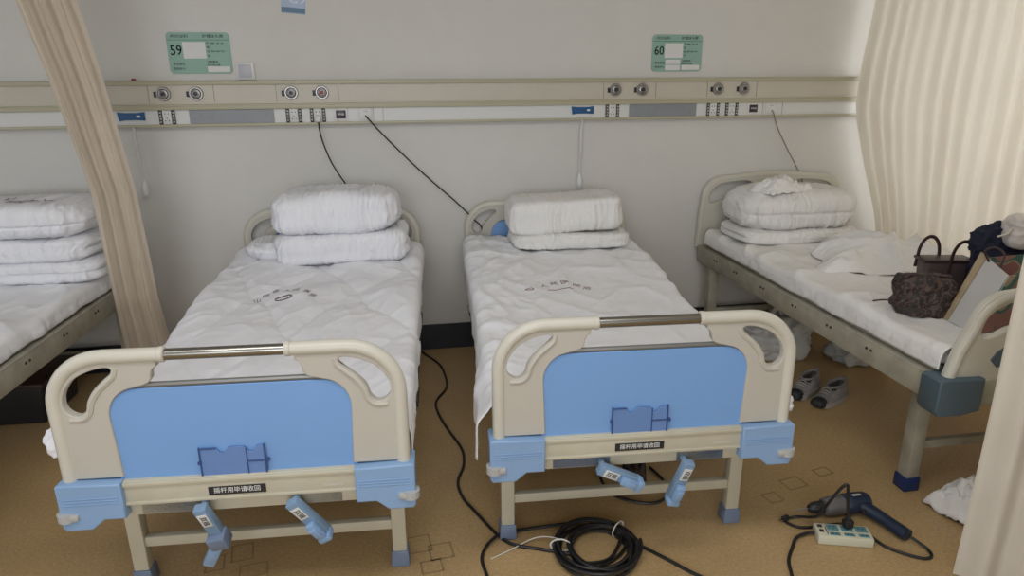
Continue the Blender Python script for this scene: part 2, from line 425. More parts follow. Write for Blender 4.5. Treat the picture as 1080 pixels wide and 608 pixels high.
# signs
def sign(num, x0, x1, skew, lab, extra):
    z0, z1 = 1.646, 1.85
    s = empty('bed_number_sign', ((x0+x1)/2, 0, z0), 0, lab, 'sign')
    cx = (x0+x1)/2; W = x1-x0; r = .02
    def rr(a, b, c, d, r):
        out = []
        for (px, pz, a0) in ((b-r, d-r, 0), (a+r, d-r, 90), (a+r, c+r, 180), (b-r, c+r, 270)):
            for k in range(6): t = radians(a0+18*k); out.append((px+r*cos(t), pz+r*sin(t)))
        return out
    h = z1-z0; a, b = -W/2, W/2
    plate('sign_board', [rr(a, b, 0, h, r)], .004, M['green'], s, .0008, y=-.0025)
    bm = bmesh.new(); box(bm, (0, -.0048, h-.037), (W-.004, .0006, .0025)); fin('sign_line', bm, M['greenline'], s)
    bm = bmesh.new(); box(bm, (-W*.075 , -.0055, h*.57), (W*.36, .002, h*.40)); fin('name_card', bm, M['paper'], s)
    bm = bmesh.new(); box(bm, (W*.28, -.0052, .022), (W*.36, .0012, .028)); 
    if extra: box(bm, (-W*.08, -.0052, .022), (W*.3, .0012, .03)); box(bm, (-W*.08, -.0052, .054), (W*.3, .0012, .026))
    fin('blank_strip', bm, M['paper'], s)
    y = -.0052
    bm = bmesh.new()
    wall_text(bm, num, .070, -W*.465, h*.56, y, sx=.86); wall_text(bm, num, .070, -W*.465+.0015, h*.56, y, sx=.86)
    wall_text(bm, '内分泌科', .019, -W*.43, h-.02, y, sx=1.15)
    wall_text(bm, '护理床头牌', .019, W*.07, h-.02, y, sx=1.1)
    wall_text(bm, '责任医生', .015, -W*.44, .048, y); wall_text(bm, '责任护士', .015, -W*.44, .024, y)
    for k, ch in enumerate('护理饮食'): wall_text(bm, ch, .013, W*.125, h*.74-.021*k, y)
    wall_text(bm, '特级 一级 二级', .010, W*.19, h*.74, y); wall_text(bm, '普食 软食 半流', .010, W*.19, h*.54, y)
    wall_text(bm, '注意事项', .014, W*.1, .058, y); wall_text(bm, '防跌 防压 过敏', .010, W*.1, .043, y)
    fin('sign_text', bm, M['ink'], s)
    return s
sign('59', -1.10, -.79, 0, 'green bed sign numbered 59 on the wall above the left rail outlets', False)
sign('60', 1.537, 1.845, 0, 'green bed sign numbered 60 on the wall above the right rail outlets', True)

sw = empty('wall_switch', (-.725, 0, 1.614), 0, 'square white wall switch plate just right of the sign numbered 59', 'switch')
bm = bmesh.new(); box(bm, (0, -.006, .044), (.088, .012, .086), .003); fin('switch_plate', bm, M['white_panel'], sw)
bm = bmesh.new(); box(bm, (-.004, -.0135, .044), (.066, .004, .066), .002); fin('rocker', bm, mat('rocker_grey', (.46, .46, .5), .4), sw)
nt_ = empty('notice_card', (-.455, 0, 1.945), 0, 'small blue and white notice card high on the wall above the rail', 'card')
bm = bmesh.new(); box(bm, (0, -.002, .075), (.122, .003, .15), .001); fin('card_face', bm, mat('pale_blue_card', (.38, .47, .62), .4), nt_, rot=(0, radians(5), 0))
bm = bmesh.new(); box(bm, (0, -.0045, .016), (.120, .002, .026)); fin('card_band', bm, mat('slate_blue_card', (.06, .14, .24), .4), nt_, rot=(0, radians(5), 0))
bm = bmesh.new(); wall_text(bm, 'C9', .08, -.03, .075, -.0045); fin('card_print', bm, mat('pale_print', (.62, .68, .8), .5), nt_, rot=(0, radians(5), 0))
rc = empty('red_clip', (-1.281, -.02, 1.612), 0, 'tiny red clip lying on top of the rail near the left curtain', 'clip')
bm = bmesh.new(); box(bm, (0, 0, .006), (.02, .012, .011), .002); fin('clip_body', bm, M['redp'], rc)
bm = bmesh.new(); box(bm, (-.014, 0, .003), (.014, .008, .004), .001); fin('clip_tail', bm, M['white_panel'], rc)

# nurse-call pull cords
def pull(x, z1, zb, lab, slant):
    o = empty('call_pull_cord', (x, -.052, 1.37), 0, lab, 'cord')
    zb -= 1.37
    bm = bmesh.new()
    pts = catmull([(0, 0, .01), (.006, -.006, -.005), (slant*.3, 0, -.06), (slant*.7, 0, zb*.55), (slant, 0, zb+.06)], 6)
    tube(bm, pts, .005, 8); c = fin('cord', bm, M['cordwhite'], o)
    bm = bmesh.new(); tube(bm, [(slant*.15, -.003, -.03), (slant*.6, -.003, zb*.5)], .009, 8); fin('sleeve', bm, M['cordwhite'], o)
    bm = bmesh.new()
    lathe(bm, [(.007, .06), (.010, .05), (.016, .03), (.019, .0), (.015, -.02), (.007, -.028)], (slant, 0, zb), 'Z', 16)
    fin('pull_handle', bm, M['white_panel'], o)
pull(-1.31, 1.38, 1.04, 'white nurse call pull cord hanging by the left curtain', .012)
pull(1.108, 1.38, 1.01, 'white nurse call pull cord hanging above the bed under sign 60', -.003)

# ------------------------------------------------------------------ hospital beds
def arc(cx, cz, rx, rz_, a0, a1, n=10):
    return [(cx+rx*cos(radians(a0+(a1-a0)*k/n)), cz+rz_*sin(radians(a0+(a1-a0)*k/n))) for k in range(n+1)]
def mir(pts, s): return [(s*a, b) for a, b in pts]
def end_board(bed, name, v, dz=0, cards=True, rail2=True, head=False):
    """moulded end board: two cream side mouldings with grip holes, blue panel, steel bar, lower rail, corner blocks"""
    e = bpy.data.objects.new(name, None); link(e, bed); e.location = (0, v, dz); e.empty_display_size = .1
    sgn = -1 if not head else 1      # outside direction
    # blue panel
    P = [(-.335, .515)] + [(.335, .515)] + arc(.25, .722, .085, .084, 0, 90, 8) + arc(-.25, .722, .085, .084, 90, 180, 8)
    plate('blue_panel', [P], .014, M['blue'], e, .002, y=0)
    top = arc(-.25, .722, .087, .092, 180, 90, 10) + arc(.25, .722, .087, .092, 90, 0, 10)
    bm = bmesh.new(); tube(bm, [(a, 0, b) for a, b in top], .0085, 8); fin('panel_edging', bm, M['greystrip'], e)
    for s in (-1, 1):
        outer = [(.322, .535), (.470, .535), (.470, .76)] + arc(.325, .762, .145, .142, 0, 90, 12) + \
                [(.22, .904), (.184, .896), (.184, .872), (.196, .864), (.202, .850), (.203, .836), (.212, .824), (.228, .817), (.25, .812)] + arc(.25, .722, .08, .088, 85, 0, 10)
        hole = catmull([(.316, .874, 0), (.36, .866, 0), (.407, .842, 0), (.438, .802, 0), (.445, .765, 0), (.434, .742, 0),
                        (.410, .732, 0), (.388, .748, 0), (.377, .782, 0), (.352, .812, 0), (.322, .838, 0), (.302, .860, 0)], 4, True)
        hole = [(p.x, p.y) for p in hole]
        plate('side_moulding', [mir(outer, s), mir(hole, s)], .028, M['creamshade'], e, .004, y=0)
        tb = [(.470, .44), (.470, .60), (.470, .76)] + arc(.325, .762, .145, .142, 6, 90, 12) + [(.25, .904), (.168, .904)]
        bm = bmesh.new(); tube(bm, [(s*a, sgn*.004, b) for a, b in tb], .0205, 14); mo = fin('edge_tube', bm, M['cream'], e)
        bm = bmesh.new(); lathe(bm, [(.0205, -.008), (.0225, -.006), (.0225, .006), (.019, .009)], (s*.168, sgn*.004, .904), 'X', 16); fin('tube_collar', bm, M['cream'], e)
        bm = bmesh.new(); rim = catmull([(.293, .872, 0), (.30, .850, 0), (.322, .830, 0), (.350, .803, 0), (.370, .772, 0), (.378, .744, 0), (.398, .724, 0), (.434, .722, 0)], 5)
        tube(bm, [(s*p.x, sgn*.010, p.y) for p in rim], [.009+.002*sin(pi*i/(len(rim)-1)) for i in range(len(rim))], 8); fin('grip_rim', bm, M['creamshade'], e)
        # corner block
        blk = [(.326, .528), (.494, .534), (.502, .528), (.502, .395), (.494, .384), (.42, .384), (.385, .414), (.326, .414)]
        if head: blk = [(min(a, .476), b) for a, b in blk]
        cb = plate('corner_block', [mir(blk, s)], .092, M['blueabs'], e, .005, y=sgn*-.006)
        bm = bmesh.new()
        for z in (.487, .478, .469): box(bm, (s*.412, sgn*.0405, z), (.15, .003, .0028), .0008)
        fin('block_ribs', bm, M['blueabs'], cb)
        if head: continue
        bm = bmesh.new(); lathe(bm, [(.018, -.014), (.026, -.012), (.026, .012), (.018, .014)], (s*.488, sgn*.028, .43), 'Z', 18)
        box(bm, (s*.475, sgn*.024, .43), (.05, .05, .022), .006); fin('bumper_roller', bm, M['rubber'], cb)
    bm = bmesh.new(); tube(bm, [(-.18, sgn*.004, .903), (0, sgn*.004, .903), (.18, sgn*.004, .903)], .0165, 16); fin('steel_bar', bm, M['chrome'], e)
    bm = bmesh.new(); box(bm, (0, sgn*.004, .486), (.66, .034, .078), .004); box(bm, (0, sgn*.023, .514), (.66, .008, .014), .003); box(bm, (0, sgn*.022, .452), (.66, .006, .010), .002)
    lr = fin('lower_rail', bm, M['creamsteel'], e)
    if cards:
        hz0, hz1 = .523, .612
        def rect(a, b, c, d, nt=None):
            p = [(a, c), (b, c), (b, d)]
            if nt:
                for k in nt[::-1]: p += [(k+.018, d), (k+.006, d-.016), (k-.006, d-.016), (k-.018, d)]
            return p + [(a, d)]
        ch = plate('card_holder', [rect(-.105, .074, hz0, hz1, (-.045, .035))], .004, M['holder'], e, .0008, y=-.014)
        for x0, x1, z0, z1 in ((-.109, -.105, hz0, hz1+.004), (.072, .077, hz0-.0, hz1+.006), (.022, .025, hz0, hz1-.004), (.022, .083, .563, .567), (-.105, -.06, hz1-.002, hz1+.001)):
            bm = bmesh.new(); box(bm, ((x0+x1)/2, -.017, (z0+z1)/2), (x1-x0, .003, z1-z0)); fin('holder_edge', bm, M['holderedge'], e)
        for a, b in ((-.109, .567), (.081, .565)):
            bm = bmesh.new(); lathe(bm, [(.006, 0), (.006, .006)], (a, -.014, b), 'Y', 10); fin('holder_screw', bm, M['holderedge'], e)
        bm = bmesh.new(); box(bm, (-.014, -.0225, .4765), (.162, .002, .027)); lb = fin('instruction_label', bm, M['dark'], e)
        bm = bmesh.new(); wall_text(bm, '摇杆用毕请收回', .019, -.014, .477, -.0242, 'CENTER', 1.0); fin('label_text', bm, M['glyph'], e)
        bm = bmesh.new(); box(bm, (.262, -.0222, .473), (.062, .001, .012)); fin('maker_sticker', bm, M['band'], e)
    return e
def crank(bed, px, pz, ang, arm, fold, lab=None, tilt=25):
    """crank hinged under the foot rail; ang = direction of the arm in the XZ plane (deg, -90 = down)"""
    c = bpy.data.objects.new('crank', None); link(c, bed); c.location = (px, -.045, pz); c.empty_display_size = .05
    R = Matrix.Rotation(radians(-(ang)), 3, 'Y')   # local +x -> direction ang in XZ
    R = Matrix.Rotation(radians(tilt), 3, 'X') @ R
    def put(bm):
        for v in bm.verts: v.co = R @ v.co
        return bm
    bm = bmesh.new(); box(bm, (arm/2-.01, 0, 0), (arm+.02, .030, .038), .004); tube(bm, [(0, 0, 0), (0, .075, 0)], .011, 10)
    if not fold: 
        pass
    fin('crank_arm', put(bm), M['armblue'], c)
    bm = bmesh.new(); box(bm, (.024, -.0165, 0), (.052, .002, .028), .0005); fin('crank_label', put(bm), M['paper'], c)
    bm = bmesh.new(); me = text_mesh('双摇', .02, .0004, 'CENTER')
    for v in me.vertices: v.co = Vector((v.co.x+.024, -.018-v.co.z, v.co.y))
    bm.from_mesh(me); fin('crank_label_text', put(bm), M['ink'], c)
    if fold:
        bm = bmesh.new(); box(bm, (arm*.69, -.024, 0), (arm*.46, .020, .030), .005); box(bm, (arm*.69, -.036, 0), (arm*.26, .008, .022), .003); box(bm, (arm*.98, -.012, 0), (.022, .042, .042), .005)
        fin('crank_handle', put(bm), M['blueabs'], c)
    else:
        bm = bmesh.new(); box(bm, (arm*.96, -.012, 0), (.05, .05, .056), .006); fin('crank_hinge', put(bm), M['bluegrey'], c)
        bm = bmesh.new(); box(bm, (0, 0, 0), (.115, .030, .036), .007, Matrix.Rotation(radians(38), 3, 'Y'))
        for v in bm.verts: v.co += Vector((arm*.98+.045, -.02, -.036))
        fin('crank_handle', put(bm), M['blueabs'], c)
    return c
def bed_base(bed, L, zr, legu, legv, legtop, m, cap, dz=0):
    bm = bmesh.new()
    for s in (-1, 1): box(bm, (s*.452, L/2, zr), (.034, L-.06, .07), .004)
    for v in (.05, L*.33, L*.66, L-.05): box(bm, (0, v, zr-.005), (.88, .04, .05), .004)
    fin('bed_frame', bm, m, bed)
    bm = bmesh.new(); box(bm, (0, L/2, zr+.03), (.86, L-.1, .018)); fin('bed_deck', bm, m, bed)
    for v in (legv, L-legv):
        for s in (-1, 1):
            bm = bmesh.new(); box(bm, (s*legu, v, (legtop+.03)/2), (.048, .048, legtop-.03), .004)
            lg = fin('leg', bm, m, bed)
            bm = bmesh.new(); box(bm, (s*legu, v, .031), (.058, .058, .062), .006, taper=1.1); fin('foot_cap', bm, cap, lg)
        bm = bmesh.new(); box(bm, (0, v, .163), (2*legu-.045, .028, .036), .003); fin('cross_bar', bm, m, bed)
        bm = bmesh.new(); box(bm, (0, v, legtop-.012), (2*legu+.06, .045, .05), .004); fin('leg_beam', bm, m, bed)

BEDS = {1: (-.4784, -2.1253, radians(-3.7852)), 2: (.7607, -2.1093, radians(-3.8988)), 3: (2.345, -2.085, radians(-.7)), 4: (-1.979, -2.10, radians(-2.92))}
def w2(i, u, v, z):
    x, y, t = BEDS[i]; return Vector((x+u*cos(t)-v*sin(t), y+u*sin(t)+v*cos(t), z))
def w2l(i, X, Y):
    x, y, t = BEDS[i]; dx, dy = X-x, Y-y; return dx*cos(t)+dy*sin(t), -dx*sin(t)+dy*cos(t)
LB = 2.05
for i, lab in ((1, 'cream and blue hospital bed under the sign numbered 59, hinged crank handle hanging straight down'),
               (2, 'cream and blue hospital bed in the middle, headed by the sign numbered 60')):
    x, y, t = BEDS[i]
    b = empty('hospital_bed', (x, y, 0), t, lab, 'bed', None)
    end_board(b, 'foot_board', 0)
    end_board(b, 'head_board', LB, cards=False, head=True)
    bed_base(b, LB, .492, .425, .205, .45, M['creamsteel'], M['bluegrey'])
    for x0, x1 in ((-.30, -.10), (.115, .285)):
        bm = bmesh.new(); box(bm, ((x0+x1)/2, .022, .418), (x1-x0, .05, .040), .005); fin('crank_housing', bm, M['bluegrey'], b)
    bm = bmesh.new(); box(bm, (0, .012, .424), (.66, .03, .05), .004); fin('foot_beam', bm, M['creamsteel'], b)
    if i == 1:
        crank(b, -.112, .425, -78, .125, False, tilt=18); crank(b, .150, .425, -60, .150, True, tilt=15)
    else:
        crank(b, -.135, .412, -27, .132, True, tilt=10); crank(b, .142, .405, -103, .150, True, tilt=14)
    for s in (-1, 1):
        bm = bmesh.new()
        for v in (.55, 1.45):
            box(bm, (s*.478, v, .47), (.02, .05, .11), .003); tube(bm, [(s*.49, v-.03, .44), (s*.49, v+.12, .44)], .009, 8)
        tube(bm, [(s*.487, .5, .435), (s*.487, 1.6, .435)], .008, 8)
        fin('side_rail_bracket', bm, M['dark'], b)
    for s, v in ((1, .55), (1, .17), (-1, 1.2)):
        bm = bmesh.new(); tube(bm, [(s*.486, v, .44), (s*.486, v, .60)], .007, 8); fin('drip_stand_socket', bm, M['steel'], b)

def old_bed(i, lab, with_ends=True):
    x, y, t = BEDS[i]; L = LB
    b = empty('hospital_bed', (x, y, 0), t, lab, 'bed')
    bm = bmesh.new()
    for s in (-1, 1):
        box(bm, (s*.470, L/2, .545), (.022, L-.05, .095), .003)
        box(bm, (s*.462, L/2, .592), (.04, L-.05, .006), .001)
        box(bm, (s*.425, L/2, .605), (.03, L-.12, .022), .003)
    for v in (.05, .7, 1.35, L-.05): box(bm, (0, v, .545), (.92, .04, .05), .004)
    fin('bed_frame', bm, M['oldsteel'], b)
    rust = mat('rust', (.05, .025, .012), .8)
    for v in (.35, .62, .9, 1.2, 1.5, 1.75):
        for k in (0, .028):
            bm = bmesh.new(); lathe(bm, [(.006, -.002), (.006, .002)], ((-.482 if i == 3 else .482), v+k, .56), 'X', 10); fin('bolt', bm, rust, b)
    bm = bmesh.new(); box(bm, (-.24, 1.45, .50), (.06, .34, .07), .006); box(bm, (-.24, 1.60, .44), (.04, .08, .10), .006); fin('frame_bracket', bm, M['dark'], b)
    bm = bmesh.new(); box(bm, (0, L/2, .585), (.86, L-.1, .016)); fin('bed_deck', bm, M['oldsteel'], b)
    for v in (.21, L-.16):
        for s in (-1, 1):
            u = .335 if v < 1 else .43
            bm = bmesh.new(); box(bm, (s*u, v, .265), (.056, .056, .49), .004); lg = fin('leg', bm, M['oldsteel'], b)
            bm = bmesh.new(); box(bm, (s*u, v, .031), (.068, .068, .062), .005); fin('foot_cap', bm, M['navycap'], lg)
        bm = bmesh.new(); box(bm, (0, v, .20), (.64 if v < 1 else .8, .028, .035), .003); fin('cross_bar', bm, M['oldsteel'], b)
    for (nm, v, top, hw0, hw1, out) in (('foot_board', 0, .93, .468, .40, -1), ('head_board', L, 1.045, .487, .47, 1)):
        e = bpy.data.objects.new(nm, None); link(e, b); e.location = (0, v, 0)
        R = .13; z0 = .58
        def side(hw_off):
            w0 = hw0-hw_off; w1 = hw1-hw_off; tp = top-hw_off
            pts = [(w0, z0), (w0+(w1-w0)*.45, z0+(tp-R-z0)*.6)] + [(w1-R+R*cos(radians(a)), tp-R-.02+R*sin(radians(a))) for a in range(8, 86, 9)]
            arch = [(w1-R-(w1-R)*k/6, tp-.02+.02*sin(pi/2*k/6)) for k in range(1, 7)]
            return pts+arch
        rs = side(0); O = rs + [(-a, b_) for a, b_ in rs[::-1][1:]]
        holes = []
        for s in (-1, 1):
            h = catmull([(.16, top-.055, 0), (hw1-.13, top-.065, 0), (hw1-.065, top-.105, 0), (hw1-.045, top-.16, 0), (hw1-.06, top-.185, 0), (hw1-.10, top-.18, 0), (.24, top-.155, 0), (.15, top-.13, 0)], 4, True)
            holes.append([(s*p.x, p.y) for p in h])
        plate('board_moulding', [O]+holes, .03, M['cream'], e, .006)
        bm = bmesh.new(); rr_ = side(.018); pp = [(a, out*.004, c) for a, c in rr_]+[(-a, out*.004, c) for a, c in rr_[::-1][1:]]
        tube(bm, pp, .021, 12); fin('edge_tube', bm, M['cream'], e)
        P = [(-.27, .63), (.27, .63), (.30, .66), (.28, top-.24), (.24, top-.215), (-.24, top-.215), (-.28, top-.24), (-.30, .66)]
        plate('teal_panel', [P], .036, M['tealabs'], e, .003)
        bm = bmesh.new(); box(bm, (0, 0, .535), (.66, .045, .10), .004); fin('lower_rail', bm, M['oldsteel'], e)
        for s in ((-1, 1) if v < 1 else ()):
            blk = [(.325, .60), (.492, .606), (.505, .598), (.505, .485), (.49, .465), (.40, .462), (.325, .475)]
            plate('corner_block', [mir(blk, s)], .095, M['tealabs'], e, .006, y=-out*.005)
    return b
old_bed(3, 'old worn cream hospital bed on the right, holding the bags and crumpled blanket')
old_bed(4, 'hospital bed at the left edge, partly cut off behind the left curtain')

# ------------------------------------------------------------------ mattresses and draped sheets
def lift(i, v): return {1: .075, 2: .085}.get(i, 0)*sst(.5, 1.9, v)
def mattress(i, z0, z1, v0, v1, hw, lab, m):
    bm = bmesh.new(); x, y, t = BEDS[i]
    o = empty('mattress', tuple(w2(i, 0, (v0+v1)/2, z0)), t, lab, 'mattress')
    box(bm, (0, 0, (z1-z0)/2), (2*hw, v1-v0, z1-z0), .025, seg=3)
    for k in range(1, 20):
        yy = -(v1-v0)/2+(v1-v0)*k/20
        bmesh.ops.bisect_plane(bm, geom=bm.verts[:]+bm.edges[:]+bm.faces[:], plane_co=(0, yy, 0), plane_no=(0, 1, 0))
    for v in bm.verts: v.co.z += lift(i, v.co.y+(v0+v1)/2)
    fin('mattress_body', bm, m, o)
    bm = bmesh.new(); P = [(-hw, -(v1-v0)/2+.03)]+[(hw, -(v1-v0)/2+.03+(v1-v0-.06)*k/16) for k in range(17)]+[(-hw, (v1-v0)/2-.03-(v1-v0-.06)*k/16) for k in range(17)]
    tube(bm, [(a, b, (z1-z0)-.02+lift(i, b+(v0+v1)/2)) for a, b in P], .005, 6); fin('piping', bm, m, o)
    return o
SHEETS = {}
def sheet(i, zt, hw, v0, v1, hang, top, flare, lab, name='bed_sheet', m=None, cat='sheet', nu=120, nv=220):
    """cloth lying on the mattress and hanging down both long sides; top(u,v) adds wrinkle height"""
    x, y, t = BEDS[i]; R = .035; A = hw-R; arcL = R*pi/2; Hm = .25
    bm = bmesh.new(); rows = []
    for j in range(nv+1):
        v = v0+(v1-v0)*j/nv; row = []
        for k in range(nu+1):
            q = 2*k/nu-1; s = -1 if q < 0 else 1; hg = hang(v, s)
            tot = A+arcL+hg; a = abs(q)*tot
            if a <= A: u, z = a, zt; nx, nz = 0, 1
            elif a <= A+arcL:
                th = (a-A)/R; u = A+R*sin(th); z = zt-R+R*cos(th); nx, nz = sin(th), cos(th)
            else: u = hw; z = zt-R-(a-A-arcL); nx, nz = 1, 0
            down = max(0, zt-z)
            h = top(s*min(u, hw), v)
            off = h*nz + (nx*(.006+.012*abs(fbm((v*7+i*9, z*3, s*3)))) if nx > 0 else 0)
            u += nx*off if nz == 0 else nx*.5*off
            fl = flare(v, s)*sst(0, .07, down)
            zz = z+nz*h
            row.append(bm.verts.new((s*(u+fl), v, zz)))
        rows.append(row)
    for j in range(nv):
        for k in range(nu): bm.faces.new((rows[j][k], rows[j][k+1], rows[j+1][k+1], rows[j+1][k]))
    zb = zt-.12
    o = fin(name, bm, m or M['sheet'], None, 180, loc=(x, y, 0), rot=(0, 0, t))
    md = o.modifiers.new('thick', 'SOLIDIFY'); md.thickness = .003; md.offset = -1
    SHEETS[i] = (zt, top); tag(o, lab, cat)
    return o

def top1(u, v):
    a, b = (u+.55*v)*4.6+.3*noise.noise(Vector((u*3, v*3, 1))), (u-.55*v)*4.6+.3*noise.noise(Vector((u*3, v*3, 5)))
    q = abs(sin(a*pi/2))*abs(sin(b*pi/2))
    z = .027*q**.36+.010*fbm((u*3, v*2.5, 3))+.009*ridge((u*5+v, v*3.4+7-u, 2))+.007*ridge((u*9-v*4, v*6, 12))+.003*fbm((u*12, v*10, 3))
    return z+.004+lift(1, v)
def top2(u, v):
    z = .009*fbm((u*2.5, v*2, 13))+.013*ridge((u*4+v*2, v*3-u, 12))+.003*fbm((u*12, v*10, 23))
    z += (.014*ridge((u*5+8, v*4+u*2, 5))+.008*ridge((u*11, v*7, 25)))*sst(-.05, -.35, u)
    z += .007*ridge((u*7-v*5, v*3, 31))
    return z+.002+lift(2, v)
def top3(u, v):
    z = .010*fbm((u*2.5, v*2, 33))+.020*ridge((u*2+v*1.5, v*3-u*2, 32))+.010*ridge((u*5-v*2, v*3, 62))+.002*fbm((u*12, v*10, 43))
    return z+.002
def top4(u, v):
    return .010*fbm((u*3, v*2, 53))+.018*ridge((u*3.5+v*2, v*2-u, 52))+.010*ridge((u*8-v, v*4, 57))+.002

mattress(1, .531, .612, .04, 2.01, .455, 'dark blue mattress on the bed under sign 59, under a quilt', M['matt'])
mattress(2, .531, .612, .04, 2.01, .455, 'dark blue mattress on the bed headed by sign 60, under a smooth sheet', M['matt'])
mattress(3, .618, .678, .04, 2.0, .43, 'mattress of the old right-hand bed, under a loose white sheet', M['quiltwarm'])
mattress(4, .618, .665, .04, 2.0, .43, 'mattress of the bed at the left edge, under a bluish white sheet', M['quilt'])
sheet(1, .618, .49, .035, 2.0, lambda v, s: (.05+.03*fbm((v*3, 1, 1)) + 0) if v < 1.7 or s < 0 else .03,
      top1, lambda v, s: .0,
      'white quilted bedspread with a printed arc of characters on the bed under sign 59', 'bedspread', M['quilt'], 'bedspread', nu=150, nv=280)
sheet(2, .618, .487, .035, 2.0, lambda v, s: (.09+.035*fbm((v*3, 2, 2))+.06*sst(.75, .2, v)) if s < 0 else (.05+.02*fbm((v*3, 4, 2))+.03*sst(.4, .1, v)),
      top2, lambda v, s: .035*sst(.8, .15, v)+.01*noise.noise(Vector((v*9, s, 0))) if s < 0 else .02*sst(.25, .1, v),
      'white flat bedspread with red printing draped over the middle bed', 'bedspread', M['sheet'], 'bedspread')
sheet(3, .684, .452, .03, 1.99, lambda v, s: .035+.008*fbm((v*4, 5, 5)), top3, lambda v, s: 0,
      'loose wrinkled white sheet under the handbag on the right bed', m=M['quiltwarm'])
sheet(4, .672, .452, .03, 1.99, lambda v, s: .03+.01*fbm((v*4, 6, 5)), top4, lambda v, s: 0,
      'bluish white wrinkled sheet on the bed at the left edge', m=M['sheet'])

def drape_print(i, items, m, parent, dz=.0035):
    """printed characters following the cloth surface: (string, world x, y, size, angle)"""
    zt, top = SHEETS[i]; x, y, t = BEDS[i]
    bm = bmesh.new()
    for (s, X, Y, size, ang) in items:
        u0, v0 = w2l(i, X, Y)
        if s == 'RING' or s == 'LINE':
            n = 28; pts = []
            for k in range(n+1):
                if s == 'RING': a = 2*pi*k/n; du, dv = size*cos(a), size*.45*sin(a)
                else: du = (k/n-.5)*size; dv = .012*cos((k/n-.5)*pi)
                pts.append((u0+du, v0+dv, zt+top(u0+du, v0+dv)+dz-.001))
            tube(bm, pts, .0028, 5)
            continue
        me = text_mesh(s, size, 0, 'CENTER')
        b2 = bmesh.new(); b2.from_mesh(me); bmesh.ops.subdivide_edges(b2, edges=[e for e in b2.edges if e.calc_length() > .012], cuts=1)
        for v in b2.verts:
            a, b = v.co.x, v.co.y
            uu = u0+a*cos(ang)-b*sin(ang); vv = v0+a*sin(ang)+b*cos(ang)
            v.co = Vector((uu, vv, zt+top(uu, vv)+dz))
        b2.to_mesh(me); b2.free(); bm.from_mesh(me)
    return fin('printed_characters', bm, m, parent)
sh1 = [o for o in COL.objects if o.name == 'bedspread'][0]; sh2 = [o for o in COL.objects if o.name == 'bedspread.001'][0]
# sheet print

def corner_lump(i, par, u, v, z, size, seed):
    bm = bmesh.new(); softbag(bm, *size, seed, p=2.6, narrow=.2, wr=.009, res=(16, 16, 16))
    for q in bm.verts: q.co = q.co + Vector((u, v, z))
    return fin('tucked_corner', bm, M['quilt'], par, 180)
corner_lump(1, sh1, -.512, .10, .572, (.095, .14, .085), 4)
corner_lump(2, sh2, .500, .065, .535, (.065, .08, .06), 6)
drape_print(1, [('山', -.621, -.935, .036, .3), ('西', -.588, -.894, .036, .2), ('省', -.549, -.866, .036, .1), ('人', -.498, -.880, .038, 0),
                ('民', -.456, -.885, .038, 0), ('医', -.406, -.921, .036, -.2), ('院', -.376, -.965, .036, -.3), ('RING', -.501, -.975, .036, 0)], M['inkdark'], sh1)
drape_print(2, [('RING', .608, -1.010, .019, 0), ('人', .689, -.962, .042, .15), ('民', .741, -.948, .042, .05), ('医', .796, -.943, .048, 0),
                ('院', .843, -.980, .042, -.2), ('用', .882, -1.018, .042, -.3), ('LINE', .752, -1.03, .12, 0)], M['inkred'], sh2)

